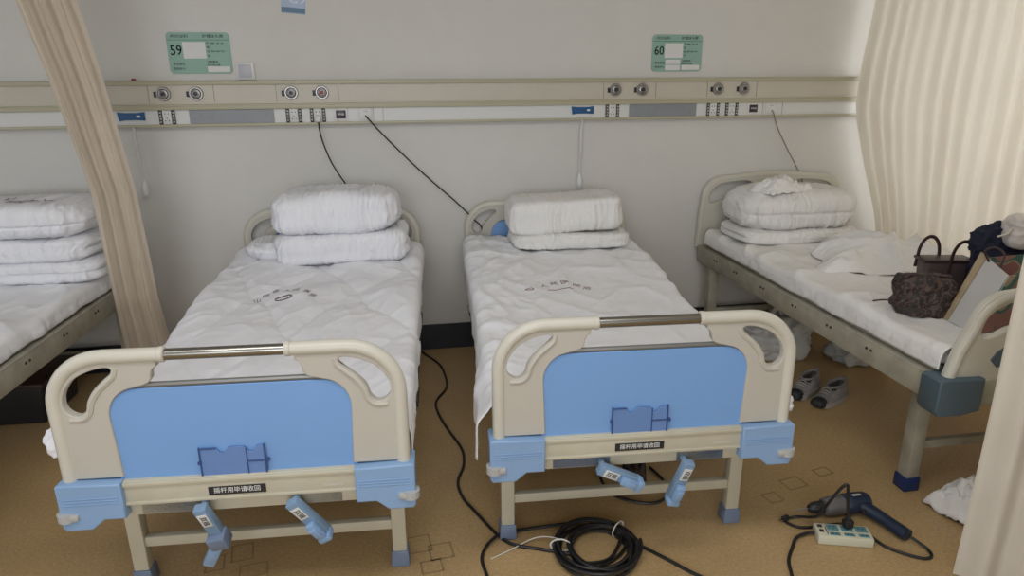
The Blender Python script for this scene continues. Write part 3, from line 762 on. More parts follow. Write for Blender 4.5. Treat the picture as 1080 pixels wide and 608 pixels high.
# ------------------------------------------------------------------ folded quilts
def bundle(name, i, u, v, z, sx, sy, sz, seed, m, lab, group=None, rot=0, p=5, wr=1.0, layers=0, tip=0, wrx=7, cat='quilt', res=(120, 40, 30), puff=0, taper=0, fold=0):
    """folded bedding: rounded slab with gathers running across the front and layered folds at its ends"""
    P = w2(i, u, v, z); t = BEDS[i][2]
    o = empty(name, tuple(P), t+rot, lab, cat, group)
    bm = bmesh.new(); nx, ny, nz = res; vm = {}
    def vert(a, b, c):
        k = (a, b, c)
        if k not in vm:
            x, y, q = 2*a/nx-1, 2*b/ny-1, 2*c/nz-1
            n = (abs(x)**(p+3)+abs(y)**p+abs(q)**p)**(1/p) if max(abs(x), abs(y), abs(q)) > 0 else 1
            n = max(n, 1e-6); d = Vector((x/n, y/n, q/n))
            yy, zz = d.y, d.z
            face = 0 if abs(d.x) > .93 else 1
            h = 0
            wav = ridge((d.x*wrx+seed, (yy+zz)*.9, seed*1.7))
            tw = d.x*wrx*1.5+.9*noise.noise(Vector((d.x*2, yy*1.5+zz*1.2, seed)))
            msk = .35+.65*sst(-.15, .35, noise.noise(Vector((d.x*1.7+seed*2, seed, zz))))
            h += .010*wr*msk*(1-abs(noise.noise(Vector((tw+seed, (yy+zz)*.55, seed*1.7)))))**9
            h += .004*wr*noise.noise(Vector((tw*2.2, (yy-zz)*1.1, seed)))
            h += .012*wr*noise.noise(Vector((d.x*1.4+seed, yy*1.2, zz*1.3+seed)))
            end = sst(.90, .995, abs(d.x))
            if layers:
                ly = abs(sin((zz*.5+.5)*pi*layers+.35*noise.noise(Vector((yy*2, seed, 0)))))
                h -= end*.022*(1-ly**.5)
                fr = sst(.55, .95, -yy)*(1-end*.3)
                if fold: h -= fr*.016*math.exp(-((zz-fold+.08*noise.noise(Vector((d.x*1.5, seed, 2))))/.055)**2)
            h -= end*.008*wr*abs(noise.noise(Vector((yy*4, zz*5, seed))))
            pu = 1+puff*(1-d.x*d.x)
            q = Vector((d.x*sx/2, d.y*sy/2, d.z*sz/2*pu))
            if taper: q.y *= 1-taper*sst(0, 1, (d.z+1)/2)
            nn = Vector((d.x**5/sx, d.y**3/sy, d.z**3/sz)); nn.normalize()
            q += nn*h
            q.z += tip*d.x*sx/2
            q.z += sz/2
            if q.z < .001: q.z = .001+.0
            vm[k] = bm.verts.new(q)
        return vm[k]
    for a in range(nx):
        for b in range(ny):
            for c in (0, nz): bm.faces.new([vert(*k) for k in ((a, b, c), (a+1, b, c), (a+1, b+1, c), (a, b+1, c))])
    for a in range(nx):
        for c in range(nz):
            for b in (0, ny): bm.faces.new([vert(*k) for k in ((a, b, c), (a+1, b, c), (a+1, b, c+1), (a, b, c+1))])
    for b in range(ny):
        for c in range(nz):
            for a in (0, nx): bm.faces.new([vert(*k) for k in ((a, b, c), (a, b+1, c), (a, b+1, c+1), (a, b, c+1))])
    fin('quilt_cover' if cat == 'quilt' else 'pillow_cover', bm, m, o, 180)
    # stitched seam round one end
    return o
# bed under sign 59
bundle('pillow', 1, -.13, 1.86, .70, .58, .30, .10, 4, M['foldcool'], 'white pillow sticking out on the left beneath the two thick quilts, bed under sign 59', cat='pillow', p=3.2)
bundle('folded_quilt', 1, .100, 1.775, .712, .68, .38, .160, 1, M['foldcool'], 'lower of the two thick folded quilts on the bed under sign 59', 'folded quilts', layers=2, wr=.9, tip=.03, p=5.5, wrx=9)
bundle('folded_quilt', 1, .075, 1.78, .858, .645, .38, .215, 2, M['foldcool'], 'fat puffy folded quilt with deep gathers, on top of the stack under sign 59', 'folded quilts', layers=1, wr=1.35, wrx=12, tip=.03, puff=.05, p=4)
# middle bed
bundle('folded_quilt', 2, .085, 1.80, .718, .655, .34, .085, 3, M['foldwarm'], 'thin lower folded quilt on the middle bed under sign 60', 'folded quilts', layers=1, wr=.8, p=7, wrx=10)
bundle('folded_quilt', 2, .055, 1.81, .797, .64, .32, .195, 5, M['foldwarm'], 'upper smooth folded quilt on the middle bed under sign 60', 'folded quilts', layers=1, wr=.9, p=6.5, tip=.04, wrx=10)
# right bed
bundle('folded_quilt', 3, -.06, 1.74, .698, .72, .44, .085, 6, M['foldwarm'], 'flat lower folded quilt on the old right-hand bed', 'folded quilts', layers=2, wr=.8, p=5)
bundle('folded_quilt', 3, -.065, 1.74, .772, .715, .44, .225, 8, M['foldwarm'], 'upper rolled quilt on the right-hand bed, with a small cloth lying on it', 'folded quilts', layers=1, wr=1.2, wrx=14, p=3.6, fold=-.1)
# left bed
bundle('folded_quilt', 4, .08, 1.76, .682, .84, .42, .115, 9, M['foldcool'], 'bottom folded quilt of the stack on the bed at the left edge', 'folded quilts', layers=2, wr=.9, fold=.05)
bundle('folded_quilt', 4, .05, 1.76, .79, .84, .42, .12, 10, M['foldcool'], 'middle folded quilt of the stack on the bed at the left edge', 'folded quilts', layers=2, wr=1.1, wrx=9)
q4 = bundle('folded_quilt', 4, .05, 1.76, .905, .84, .44, .165, 11, M['foldcool'], 'topmost folded quilt with printed characters, stack on the bed at the left edge', 'folded quilts', layers=1, wr=1.2, p=4, fold=-.2)
bm = bmesh.new()
def print_on(o, bm, items, size):
    body = o.children[0]; bpy.context.view_layer.update()
    inv = o.matrix_world.inverted()
    from mathutils.bvhtree import BVHTree
    b2 = bmesh.new(); b2.from_mesh(body.data); tr = BVHTree.FromBMesh(b2); b2.free()
    for s, X, Y, ang in items:
        L = inv @ Vector((X, Y, 1.0)); me = text_mesh(s, size, 0, 'CENTER')
        for v in me.vertices:
            x, y = L.x+v.co.x*cos(ang)-v.co.y*sin(ang), L.y+v.co.x*sin(ang)+v.co.y*cos(ang)
            h = tr.ray_cast(Vector((x, y, 1)), Vector((0, 0, -1)))[0]
            v.co = Vector((x, y, (h.z if h else .18)+.003))
        bm.from_mesh(me)
print_on(q4, bm, [('院', -1.76, -.45, pi), ('医', -1.71, -.46, pi), ('民', -1.665, -.45, pi), ('人', -1.62, -.43, pi-.2), ('口', -1.80, -.37, pi)], .052)
fin('printed_characters', bm, M['inkdark'], q4)

# crumpled cloths
def crumple(name, loc, rz, sx, sy, h, seed, m, lab, cat, res=70, edge=.03, base=0, pw=1.0, fr=3.0):
    o = empty(name, loc, rz, lab, cat)
    bm = bmesh.new(); g = []
    for j in range(res+1):
        row = []
        for k in range(res+1):
            a, b = 2*k/res-1, 2*j/res-1
            rr = 1+.22*noise.noise(Vector((a*1.5+seed, b*1.5, seed)))
            x = a*sx/2*rr; y = b*sy/2*(1+.25*noise.noise(Vector((a*1.5, b*1.5+seed, 4))))
            ed = 1-max(abs(a), abs(b))**3
            z = base + h*ed**pw*(.45+.55*(fbm((a*fr*.5+seed, b*fr*.5, 1), 3)*.8+.5)) + h*.5*ridge((a*fr+seed, b*fr*.8, 7))*(.3+.7*ed) + .06*h*fbm((a*9, b*9, seed))
            row.append(bm.verts.new((x, y, max(z, .002))))
        g.append(row)
    for j in range(res):
        for k in range(res): bm.faces.new((g[j][k], g[j][k+1], g[j+1][k+1], g[j+1][k]))
    ob = fin('cloth', bm, m, o, 180); md = ob.modifiers.new('t', 'SOLIDIFY'); md.thickness = .004; md.offset = 1
    return o
crumple('small_cloth', (2.19, -.42, .985), .25, .32, .19, .07, 3, M['quiltwarm'], 'small crumpled white cloth on top of the rolled quilt, right bed', 'cloth', 50, fr=2.4)
cb = crumple('crumpled_blanket', (2.50, -.94, .690), -.35, .68, .54, .11, 8, M['quiltwarm'], 'crumpled white blanket lying in the middle of the right bed', 'blanket', 90, fr=1.7)
crumple('dropped_cloth', (2.17, -2.08, .002), .3, .30, .26, .11, 5, M['quiltwarm'], 'crumpled pale cloth on the floor under the foot of the right bed', 'cloth', 50)

# ------------------------------------------------------------------ things on the right bed
ZB = .692
hb = empty('leopard_handbag', (2.095, -1.69, ZB), radians(-24), 'dark leopard-print soft handbag lying on the right bed', 'handbag')
bm = bmesh.new()
softbag(bm, .205, .14, .158, 3, p=7, narrow=.35, wr=.010); fin('bag_body', bm, M['leopard'], hb, 180)
bm = bmesh.new(); tube(bm, catmull([(-.085, -.02, .15), (-.06, -.02, .166), (-.02, -.02, .166), (.04, -.01, .163), (.08, 0, .158)], 6), .006, 8); fin('bag_zip', bm, M['brownlea'], hb)
bm = bmesh.new(); tube(bm, catmull([(-.09, -.05, .06), (-.112, -.05, .075), (-.130, -.045, .067), (-.128, -.05, .05), (-.108, -.05, .045), (-.09, -.05, .052)], 6), .005, 8)
tube(bm, catmull([(-.125, -.047, .062), (-.155, -.03, .055), (-.185, -.02, .045)], 6), .0035, 8); fin('wrist_strap', bm, M['brownlea'], hb)

tb = empty('tote_bag', (2.345, -1.50, ZB), radians(-12), 'brown tote bag with two upright handles behind the leopard-print bag', 'tote bag')
bm = bmesh.new(); box(bm, (0, 0, .085), (.20, .09, .17), .02, taper=.9, seg=3); fin('bag_body', bm, M['taupe'], tb)
bm = bmesh.new(); box(bm, (0, 0, .166), (.215, .10, .014), .004); fin('bag_rim', bm, M['brownlea'], tb)
for dy, dx in ((-.048, .045), (.048, -.045)):
    bm = bmesh.new(); pts = [(dx-.050, dy, .12)]+[(dx-.045*cos(radians(a)), dy, .175+.080*sin(radians(a))) for a in range(0, 181, 12)]+[(dx+.050, dy, .12)]
    tube(bm, pts, .0048, 8, flat=1.6); fin('bag_handle', bm, M['brownlea'], tb)
    bm = bmesh.new(); lathe(bm, [(.007, -.003), (.007, .003)], (dx+.050, dy-.006 if dy < 0 else dy+.006, .14), 'Y', 12); fin('rivet', bm, M['steel'], tb)

# carrier bag leaning by the foot board: pale narrow side, coloured wide side
pb = empty('paper_carrier_bag', (2.24, -1.87, ZB), 0, 'leaning paper carrier bag with pale narrow side and coloured printed side, by the foot board', 'bag')
def quadslab(name, P, n, th, m, parent=None):
    P = [Vector(p) for p in P]; n = Vector(n).normalized()
    bm = bmesh.new(); a = [bm.verts.new(p) for p in P]; b = [bm.verts.new(p-n*th) for p in P]
    bm.faces.new(a[::-1]); bm.faces.new(b)
    for k in range(4): bm.faces.new((a[k], a[(k+1) % 4], b[(k+1) % 4], b[k]))
    return fin(name, bm, m, parent)
A_, B_, C_, D_ = (-.11, .07, .004), (-.13, -.075, .004), (-.03, -.075, .225), (.01, .07, .255)
ex = (.22, .02, 0)
sh = lambda p, k=1: (p[0]+ex[0]*k, p[1]+ex[1]*k, p[2])
quadslab('pale_side', [A_, B_, C_, D_], (-1, 0, .4), .004, M['cardwhite'], pb)
quadslab('printed_side', [B_, sh(B_), sh(C_), C_], (0, -1, 0), .004, M['printbag'], pb)
quadslab('back_side', [A_, sh(A_), sh(D_), D_], (0, 1, 0), .004, M['printbag'], pb)
quadslab('far_side', [sh(A_), sh(B_), sh(C_), sh(D_)], (1, 0, 0), .004, M['cardwhite'], pb)
quadslab('bag_bottom', [A_, B_, sh(B_), sh(A_)], (0, 0, -1), .003, M['cardwhite'], pb)
quadslab('folded_edge', [(-.112, .092, .004), (-.111, .072, .004), (.012, .072, .262), (.0, .094, .272)], (-1, 0, .4), .006, M['cardtan'], pb)
bm = bmesh.new(); tube(bm, catmull([(.0, .05, .245), (-.02, .055, .285), (-.005, .03, .305), (.01, .0, .285), (-.005, -.01, .238)], 6), .004, 8); fin('cord_handle', bm, M['brownlea'], pb)

nb = empty('navy_jacket', (2.56, -1.66, ZB), radians(-16), 'dark navy jacket bundled behind the leaning carrier bag', 'jacket')
bm = bmesh.new(); softbag(bm, .36, .24, .27, 9, p=4, narrow=.3, wr=.013); fin('jacket_cloth', bm, M['navy'], nb, 180)
bm = bmesh.new(); softbag(bm, .15, .12, .13, 4, p=4, narrow=.6, wr=.012)
for v in bm.verts: v.co = Matrix.Rotation(radians(-24), 3, 'Y') @ v.co + Vector((-.115, -.03, .215))
fin('jacket_hood', bm, M['navy'], nb, 180)
pw_ = empty('plastic_tub', (2.515, -1.74, ZB+.265), radians(-20), 'pinkish white plastic tub with a small slot, lying on the navy jacket', 'tub')
bm = bmesh.new(); softbag(bm, .22, .14, .13, 2, p=5, narrow=.12, wr=.006); fin('tub_body', bm, M['pinkwhite'], pw_, 180)
bm = bmesh.new(); box(bm, (-.062, -.071, .075), (.022, .008, .007), .002); fin('tub_slot', bm, M['brownlea'], pw_)
bm = bmesh.new(); tube(bm, catmull([(-.10, -.03, .09), (-.13, -.05, .065), (-.165, -.06, .055)], 6), .004, 8); fin('tub_strap', bm, M['pinkwhite'], pw_)

# ------------------------------------------------------------------ under the beds
def softlump(name, loc, rz, s, seed, m, lab, cat, part, wr=.03):
    o = empty(name, loc, rz, lab, cat); bm = bmesh.new(); softbag(bm, *s, seed, p=3, narrow=.5, wr=wr); fin(part, bm, m, o, 180)
    bm = bmesh.new(); tube(bm, catmull([(-.05, 0, s[2]*.93), (-.03, 0, s[2]+.05), (.02, .01, s[2]+.06), (.05, .01, s[2]*.93)], 6), .010, 8, flat=1.7); fin('bag_handle', bm, m, o)
    return o
softlump('plastic_carrier_bag', (2.24, -.46, .001), .2, (.42, .32, .22), 3, M['plasticbag'], 'knotted white plastic bag on the floor under the right bed, nearer the middle bed', 'plastic bag', 'bag_body', .04)
softlump('plastic_carrier_bag', (2.69, -.64, .001), -.3, (.34, .26, .17), 6, M['plasticbag'], 'low white plastic bag on the floor under the right bed, behind the sneakers', 'plastic bag', 'bag_body', .04)
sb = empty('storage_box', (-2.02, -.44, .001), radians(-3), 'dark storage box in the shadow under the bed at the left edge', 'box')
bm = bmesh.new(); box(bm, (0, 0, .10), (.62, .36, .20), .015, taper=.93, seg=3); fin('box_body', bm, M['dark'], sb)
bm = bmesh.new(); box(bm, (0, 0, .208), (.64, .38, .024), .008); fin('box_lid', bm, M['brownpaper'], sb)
def shoe(loc, rz, lab):
    o = empty('sneaker', loc, rz, lab, 'shoe', 'grey sneakers')
    L = .27; N = 26; S = 20
    def hw(t): return .5*(.078+.022*sin(pi*min(1, t*1.15))-.0*t)*(1-.62*sst(.80, 1.0, t)**1.5)*(1-.35*sst(.12, 0, t))
    def top(t): return .040+.062*sst(.75, .30, t)-.010*sst(.45, .2, t)+.016*sst(.16, 0, t) - .012*sst(.88, 1, t)
    bm = bmesh.new(); rings = []
    for j in range(N+1):
        t = j/N; x = L*(t-.5); w_ = hw(t); h = top(t); ring = []
        for k in range(S):
            a = 2*pi*k/S; c, s = cos(a), sin(a)
            y = w_*(abs(c)**.6)*(1 if c > 0 else -1)*(1-.30*max(0, s)); z = .024+(h-.024)*max(0, s)**.75 if s > 0 else .024+.012*s
            ring.append(bm.verts.new((x, y, z)))
        rings.append(ring)
    for j in range(N):
        for k in range(S):
            xm = (rings[j][k].co+rings[j+1][(k+1) % S].co)/2
            if -.105 < xm.x < .012 and xm.z > .068 and abs(xm.y) < .030 and ((xm.x+.045)/.068)**2+(xm.y/.031)**2 < 1: continue
            bm.faces.new((rings[j][k], rings[j][(k+1) % S], rings[j+1][(k+1) % S], rings[j+1][k]))
    bm.faces.new(rings[0][::-1]); bm.faces.new(rings[-1])
    up_ = fin('shoe_upper', bm, M['shoegrey'], o, 60); md = up_.modifiers.new('t', 'SOLIDIFY'); md.thickness = .004; md.offset = -1
    bm = bmesh.new(); P = []
    for j in range(15): t = j/14; P.append((L*(t-.5), hw(t)+.005))
    for j in range(14, -1, -1): t = j/14; P.append((L*(t-.5), -hw(t)-.005))
    a = [bm.verts.new((x, y, .002+.012*sst(.085, .135, x))) for x, y in P]; b = [bm.verts.new((x, y, .030+.004*sst(.06, .135, x))) for x, y in P]
    bm.faces.new(a[::-1]); bm.faces.new(b)
    for k in range(len(P)): bm.faces.new((a[k], a[(k+1) % len(P)], b[(k+1) % len(P)], b[k]))
    fin('shoe_sole', bm, M['shoewhite'], o)
    bm = bmesh.new(); softbag(bm, .075, .085, .052, 2, p=2.4, narrow=.2, res=(14, 14, 8), wr=0)
    for v in bm.verts: v.co += Vector((.103, 0, .002))
    fin('toe_cap', bm, M['shoeblack'], o, 180)
    bm = bmesh.new(); tube(bm, [(-.045+.067*cos(2*pi*k/24), .033*sin(2*pi*k/24), .088+.012*sst(0, -.1, .062*cos(2*pi*k/24))) for k in range(25)], .0065, 8); fin('shoe_collar', bm, M['shoegrey'], o)
    bm = bmesh.new()
    for k in range(3):
        x = .032+.014*k; tube(bm, catmull([(x, -.024, .078-.006*k), (x+.006, 0, .088-.008*k), (x, .024, .078-.006*k)], 5), .003, 6)
    fin('shoe_laces', bm, M['shoewhite'], o)
    bm = bmesh.new(); box(bm, (-.05, 0, .045), (.10, .05, .02), .006); fin('insole', bm, M['lining'], o)
    return o
shoe((2.105, -1.00, 0), radians(214), 'grey sneaker on the floor, left one nearer the middle bed')
shoe((2.175, -1.115, 0), radians(208), 'grey sneaker on the floor, right one nearer the camera, mouth showing dark')

ls = empty('leather_shoe', (.94, -1.60, 0), radians(70), 'dark brown rounded shoe on the floor under the foot of the middle bed', 'shoe')
bm = bmesh.new(); softbag(bm, .24, .095, .085, 5, p=2.6, narrow=.4, wr=.004); fin('shoe_upper', bm, M['brownpaper'], ls, 180)
bm = bmesh.new(); softbag(bm, .25, .10, .02, 5, p=6, narrow=0, wr=0, res=(20, 10, 4)); fin('shoe_sole', bm, M['shoeblack'], ls)
bm = bmesh.new(); tube(bm, [(-.04+.05*cos(2*pi*k/20), .028*sin(2*pi*k/20), .083) for k in range(21)], .006, 6); fin('shoe_collar', bm, M['lining'], ls)
bm = bmesh.new(); tube(bm, catmull([(.80, -1.52, .008), (.80, -1.68, .006), (.86, -1.76, .006), (.95, -1.795, .006), (1.02, -1.76, .006), (1.05, -1.66, .006), (1.03, -1.55, .008)], 8), .006, 8)
tag(fin('loose_cable', bm, M['cord']), 'short loop of black cable on the floor under the middle bed', 'cable')

# ------------------------------------------------------------------ cords
def cord(name, pts, r, lab, cat='cord', m='cord', n=8):
    bm = bmesh.new(); tube(bm, catmull(pts, n), r, 8); return tag(fin(name, bm, M[m]), lab, cat)
# plug in socket and cord going down behind the bed under sign 59
pc = empty('plugged_power_cord', (-.372, -.04, 1.41), 0, 'black cord with white plug hanging from the rail above the bed under sign 59', 'cord')
bm = bmesh.new(); box(bm, (0, -.014, .0), (.028, .026, .036), .006, seg=3); fin('plug', bm, M['white_panel'], pc)
bm = bmesh.new(); tube(bm, catmull([(.002, -.014, -.016), (.004, -.02, -.06), (.02, -.022, -.14), (.06, -.026, -.25), (.13, -.03, -.37), (.22, -.02, -.50), (.26, -.018, -.75), (.27, -.018, -1.0)], 8), .0042, 8); fin('cord', bm, M['cord'], pc)
cord('hanging_cable', [(-.118, -.045, 1.421), (-.10, -.062, 1.40), (-.05, -.05, 1.34), (.08, -.045, 1.20), (.22, -.042, 1.06), (.36, -.040, .93), (.47, -.035, .815), (.52, -.025, .74), (.53, -.03, .5)], .0042, 'thin black cord running from the wall rail diagonally down behind the middle bed')
cord('hanging_cable', [(2.305, -.045, 1.42), (2.315, -.055, 1.40), (2.36, -.045, 1.31), (2.44, -.035, 1.19), (2.52, -.025, 1.08), (2.58, -.02, .985), (2.62, -.018, .80)], .0038, 'thin grey cord running from the wall rail down behind the right bed', m='bluegrey' if False else 'shoegrey')
cord('floor_cable', [(.10, -.03, .45), (.11, -.035, .25), (.115, -.04, .06), (.13, -.07, .008), (.216, -.263, .006), (.238, -.43, .006), (.233, -.591, .006), (.175, -.72, .006), (.161, -.804, .006), (.175, -.93, .006), (.205, -1.07, .006), (.247, -1.245, .006), (.241, -1.38, .006), (.203, -1.506, .006),
     (.212, -1.62, .006), (.246, -1.712, .006), (.31, -1.87, .006), (.36, -1.94, .006), (.453, -1.985, .007), (.56, -2.04, .012)], .0062, 'long black cord winding along the floor between the two blue-panelled beds')
cord('floor_cable', [(.244, -2.20, .006), (.244, -2.09, .006), (.238, -2.0, .007), (.262, -1.94, .012), (.315, -1.895, .021), (.36, -1.875, .012), (.441, -1.863, .007), (.52, -1.865, .01), (.60, -1.875, .020)], .0062, 'black cord on the floor left of the cord coil, by the middle bed leg')
cord('floor_cable', [(.77, -1.99, .012), (.808, -2.03, .008), (.88, -2.12, .006), (.956, -2.221, .006), (1.10, -2.36, .006), (1.20, -2.35, .006), (1.25, -2.29, .006), (1.29, -2.20, .006), (1.345, -2.135, .007), (1.385, -2.095, .010), (1.435, -2.086, .016), (1.457, -2.09, .019)], .0062, 'black lead running from the cord coil round to the cream power strip')
cc = empty('cord_coil', (.650, -2.035, 0), 0, 'coil of black cord tied with white strips on the floor before the middle bed', 'cord')
bm = bmesh.new(); pts = []
n = 440; turns = 8
for k in range(n):
    f = k/n*turns; a = 2*pi*f; tn = int(f)
    r = .128+.019*sin(f*2.3+1)+.010*sin(a*1.0+tn*2.1)
    z = .007+.011*((f*1.7) % 3.4)+.004*sin(a*2+tn)
    pts.append(((r*1.02)*cos(a)+.006*sin(tn*1.9), (r*1.06)*sin(a)+.008*cos(tn*2.7), z))
tube(bm, pts, .0062, 8); fin('coiled_cord', bm, M['cord'], cc)
bm = bmesh.new(); tube(bm, catmull([(-.10, -.03, .012), (-.05, -.055, .010), (.02, -.05, .010), (.07, .0, .012), (.11, .06, .02)], 8), .006, 8)
tube(bm, catmull([(-.10, -.06, .012), (-.02, -.075, .010), (.06, -.04, .010), (.12, .02, .02)], 8), .006, 8); fin('cross_strand', bm, M['cord'], cc)
for a in (40, 165):
    bm = bmesh.new(); A = radians(a); c = Vector((.133*cos(A), .138*sin(A), .024)); d = Vector((cos(A), sin(A), 0)); Zv = Vector((0, 0, 1))
    tube(bm, [c+d*.036*cos(2*pi*k/20)+Zv*.026*sin(2*pi*k/20) for k in range(21)], .0025, 6, flat=1.6)
    if a == 165: tube(bm, catmull([c+Zv*.026, Vector((-.17, .085, .03)), Vector((-.22, .10, .016)), Vector((-.30, .07, .006)), Vector((-.38, .035, .004))], 8), .0022, 6)
    fin('cord_tie', bm, M['tie'], cc)

# ------------------------------------------------------------------ power strip and drill
ps = empty('power_strip', (1.548, -2.125, 0), radians(-17.5), 'cream multi-socket power strip on the floor beside the electric drill', 'power strip')
bm = bmesh.new(); box(bm, (0, 0, .0195), (.19, .078, .037), .004); fin('strip_body', bm, M['stripcream'], ps)
for x in (-.035, .015, .065):
    bm = bmesh.new(); box(bm, (x, .014, .0388), (.040, .034, .002), .0008); s_ = fin('socket_face', bm, M['socketblue'], ps)
    bm = bmesh.new(); box(bm, (x, -.022, .0388), (.036, .016, .002), .0008); fin('socket_face', bm, M['socketblue'], ps)
    bm = bmesh.new()
    for dx, dy in ((-.008, .018), (.008, .018), (0, .006), (-.006, -.022), (.006, -.022)): box(bm, (x+dx, dy, .0402), (.003, .007, .0008))
    fin('socket_slots', bm, M['ink'], s_)
bm = bmesh.new(); box(bm, (-.078, .018, .040), (.016, .012, .005), .001); box(bm, (-.078, -.010, .040), (.014, .012, .005), .001); box(bm, (-.060, -.005, .0388), (.003, .044, .001)); fin('strip_switch', bm, M['brownpaper'], ps)

dr = empty('electric_drill', (1.60, -1.985, 0), 0, 'dark blue corded electric drill lying on the floor behind the power strip', 'drill')
bm = bmesh.new()
ax = lambda x: (x, 0, .042)
lathe(bm, [(.022, -.045), (.032, -.04), (.036, -.015), (.037, .03), (.036, .04)], (0, 0, .042), 'X', 20); fin('gear_housing', bm, M['drillgrey'], dr)
bm = bmesh.new(); lathe(bm, [(.034, .038), (.040, .045), (.041, .08), (.040, .13), (.034, .145), (.02, .15)], (0, 0, .042), 'X', 22)
for v in bm.verts: v.co.z = max(.002, v.co.z)
fin('motor_housing', bm, M['drillblue'], dr)
bm = bmesh.new(); tube(bm, [(.105, -.01, .040), (.13, -.06, .036), (.150, -.12, .032), (.163, -.175, .030), (.168, -.195, .030)], [.033, .028, .025, .027, .026], 14, flat=.85); fin('handle', bm, M['drillblue'], dr)
bm = bmesh.new(); box(bm, (.095, -.045, .040), (.022, .030, .018), .004); fin('trigger', bm, M['dark'], dr)
bm = bmesh.new(); lathe(bm, [(.008, -.105), (.014, -.10), (.022, -.085), (.024, -.07), (.024, -.045), (.018, -.044)], (0, 0, .042), 'X', 18); fin('chuck', bm, M['dark'], dr)
bm = bmesh.new(); lathe(bm, [(.002, -.155), (.0035, -.15), (.0035, -.10)], (0, 0, .042), 'X', 8); fin('drill_bit', bm, M['steel'], dr)
bm = bmesh.new(); box(bm, (.09, -.006, .0835), (.035, .012, .0015), .0005); fin('drill_badge', bm, M['rubber'], dr)
dc = empty('drill_cord', (1.75, -2.19, .03), 0, 'black drill cord curling from the drill handle to the black plug in the power strip', 'cord')
def rel(pts): return [Vector(p)-Vector((1.75, -2.19, .03)) for p in pts]
bm = bmesh.new(); tube(bm, catmull(rel([(1.772, -2.19, .03), (1.79, -2.215, .02), (1.805, -2.24, .010), (1.795, -2.27, .007), (1.76, -2.275, .006), (1.71, -2.24, .006), (1.67, -2.19, .006), (1.655, -2.13, .006), (1.61, -2.055, .006), (1.53, -2.045, .006), (1.46, -2.045, .006), (1.42, -2.03, .006), (1.40, -1.99, .006), (1.45, -1.985, .012), (1.49, -2.045, .05), (1.505, -2.075, .12), (1.535, -2.09, .19), (1.553, -2.1, .215), (1.561, -2.10, .19), (1.566, -2.105, .13), (1.571, -2.11, .085)]), 6), .0055, 8); fin('cord', bm, M['cord'], dc)
bm = bmesh.new(); box(bm, rel([(1.572, -2.112, .058)])[0], (.034, .030, .034), .006, seg=3); tube(bm, rel([(1.572, -2.112, .07), (1.570, -2.11, .10)]), [.010, .007], 10); fin('plug', bm, M['cord'], dc)
pz_ = empty('loose_plug', (1.405, -1.985, .0), radians(200), 'loose two-pin plug end lying left of the drill chuck', 'plug')
bm = bmesh.new(); box(bm, (0, 0, .011), (.03, .018, .02), .004); fin('plug_body', bm, M['dark'], pz_)
bm = bmesh.new()
for s in (-1, 1): box(bm, (.022, s*.005, .011), (.018, .002, .005))
fin('plug_pins', bm, M['steel'], pz_)

# ------------------------------------------------------------------ curtains
def lerp(a, b, t): return a+(b-a)*t
def interp(tab, z):
    for (z0, *a), (z1, *b) in zip(tab, tab[1:]):
        if z <= z1:
            t = max(0, (z-z0)/(z1-z0)); t2 = t*t*(3-2*t)
            return [lerp(p, q, t) for p, q in zip(a, b)]
    return list(tab[-1][1:])
def left_curtain():
    # z, left X, right X, Y, fold depth
    tab = [(.04, -1.42, -1.15, -.40, .05), (.30, -1.395, -1.168, -.44, .055), (.60, -1.360, -1.160, -.55, .055), (1.12, -1.350, -1.158, -.60, .055), (1.60, -1.385, -1.178, -.70, .06), (2.0, -1.43, -1.205, -.80, .07), (2.72, -1.56, -1.16, -1.0, .09)]
    tab2 = []
    c = empty('hanging_curtain', (-1.31, -.42, .04), 0, 'narrow gathered beige curtain hanging between the left-edge bed and the bed under sign 59', 'curtain')
    bm = bmesh.new(); NS, NZ, nf = 300, 90, 7; g = []
    for j in range(NZ+1):
        z = .04+(2.70-.04)*j/NZ; xl, xr, y, am = interp(tab, z); row = []
        for k in range(NS+1):
            s = k/NS; ph = 2*pi*nf*s+.8*noise.noise(Vector((s*3, z*.6, 1)))
            f = sin(ph); ff = (abs(f)**.7)*(1 if f > 0 else -1)
            sw = s+.018*sin(2*ph)+.018*noise.noise(Vector((s*5, z*.9, 4)))
            X = lerp(xl, xr, sw)
            A = am*.68*(.65+.5*noise.noise(Vector((s*6, z*.35, 9))))
            Y = y+A*ff+.012*noise.noise(Vector((s*9, z*2.2, 3)))-.035*sin(pi*s)
            row.append(bm.verts.new((X+1.31, Y+.42, z-.04)))
        g.append(row)
    for j in range(NZ):
        for k in range(NS): bm.faces.new((g[j][k], g[j][k+1], g[j+1][k+1], g[j+1][k]))
    fin('curtain_cloth', bm, M['curtain'], c, 180)
    bm = bmesh.new(); box(bm, (-.05, -1.00, 2.685), (.03, 2.6, .03), .004); tr = fin('curtain_track', bm, M['white_panel'], c)
    bm = bmesh.new()
    for v in (.1, -1.0, -2.1): tube(bm, [(-.05, v, 2.70), (-.05, v, 2.86)], .008, 8)
    fin('track_hanger', bm, M['white_panel'], c)
left_curtain()

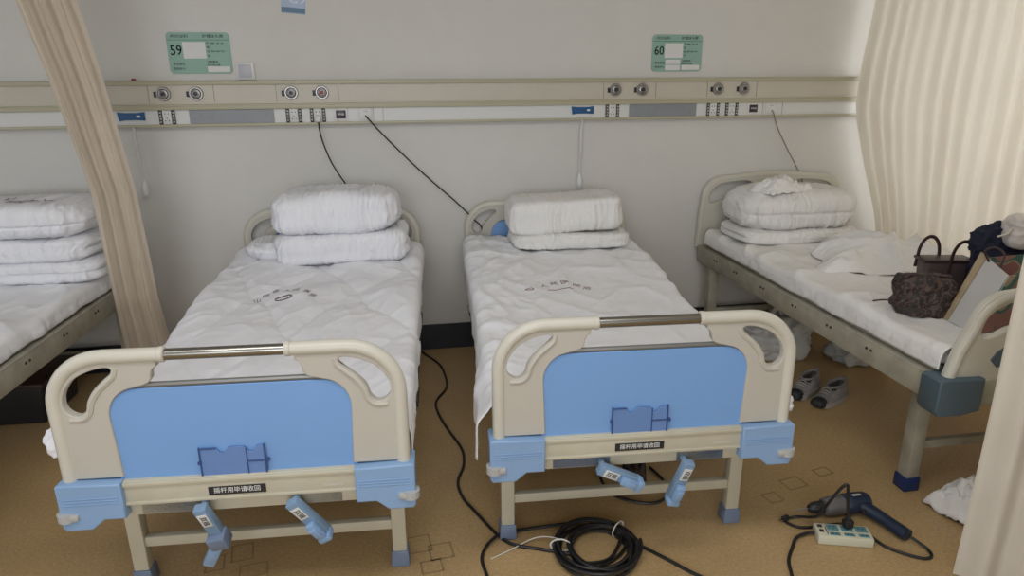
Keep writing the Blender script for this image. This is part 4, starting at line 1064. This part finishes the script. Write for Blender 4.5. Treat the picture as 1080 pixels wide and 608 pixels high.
def right_curtain():
    # horizontal path (x, y): from the wall, along the right side of the bed and round its foot
    base = catmull([(2.90, -.06, 0), (2.97, -.30, 0), (3.03, -.75, 0), (3.05, -1.3, 0), (3.03, -1.9, 0), (2.95, -2.32, 0), (2.70, -2.55, 0), (2.35, -2.58, 0), (2.00, -2.50, 0), (1.765, -2.40, 0)], 14)
    L = [0]
    for a, b in zip(base, base[1:]): L.append(L[-1]+(b-a).length)
    T = L[-1]
    def at(s):
        d = s*T
        for i in range(len(L)-1):
            if d <= L[i+1] or i == len(L)-2:
                t = (d-L[i])/(L[i+1]-L[i]); p = base[i].lerp(base[i+1], t); tg = (base[i+1]-base[i]).normalized(); return p, Vector((-tg.y, tg.x, 0))
    c = empty('hanging_curtain', (2.95, -1.2, .03), 0, 'wide cream curtain hanging beside the right bed and round its foot, daylight glowing through', 'curtain')
    bm = bmesh.new(); NS, NZ = 620, 60; g = []; o = Vector((2.95, -1.2, .03))
    P = [at(k/NS) for k in range(NS+1)]
    for j in range(NZ+1):
        z = .03+(2.70-.03)*j/NZ; row = []
        for k in range(NS+1):
            s = k/NS; p, n = P[k]; d = s*T
            ph = 2*pi*d/.10+3.2*noise.noise(Vector((d*2.6, z*.25, 2)))
            A = (.011+.013*noise.noise(Vector((d*3, z*.3, 5))))*(1+.5*sst(2.2, 1, z))
            f = sin(ph); off = A*f+.03*noise.noise(Vector((d*1.6, z*.5, 8)))+.005*noise.noise(Vector((d*14, z*1.5, 3)))
            bow = 0
            if d < .9: bow = .26*sst(1.45, .5, z)*(1-d/.9)**1.5 - .03*sst(1.2, 1.5, z)*sst(2.1, 1.6, z)*(1-d/.9)
            e = 1-sst(T-.22, T, d)*.6+.9*sst(T-1.3, T-.5, d)
            q = p + n*off*e + Vector((bow, 0, 0))
            row.append(bm.verts.new(Vector((q.x, min(q.y, -.02), z))-o))
        g.append(row)
    for j in range(NZ):
        for k in range(NS): bm.faces.new((g[j][k], g[j][k+1], g[j+1][k+1], g[j+1][k]))
    fin('curtain_cloth', bm, M['curtain_r'], c, 180)
    bm = bmesh.new(); tube(bm, [Vector((p.x, p.y, 2.705))-o for p in base], .014, 8); fin('curtain_track', bm, M['white_panel'], c)
    bm = bmesh.new()
    for k in (3, 50, 80, 120): tube(bm, [Vector((base[k].x, base[k].y, 2.71))-o, Vector((base[k].x, base[k].y, 2.9))-o], .008, 8)
    fin('track_hanger', bm, M['white_panel'], c)
right_curtain()
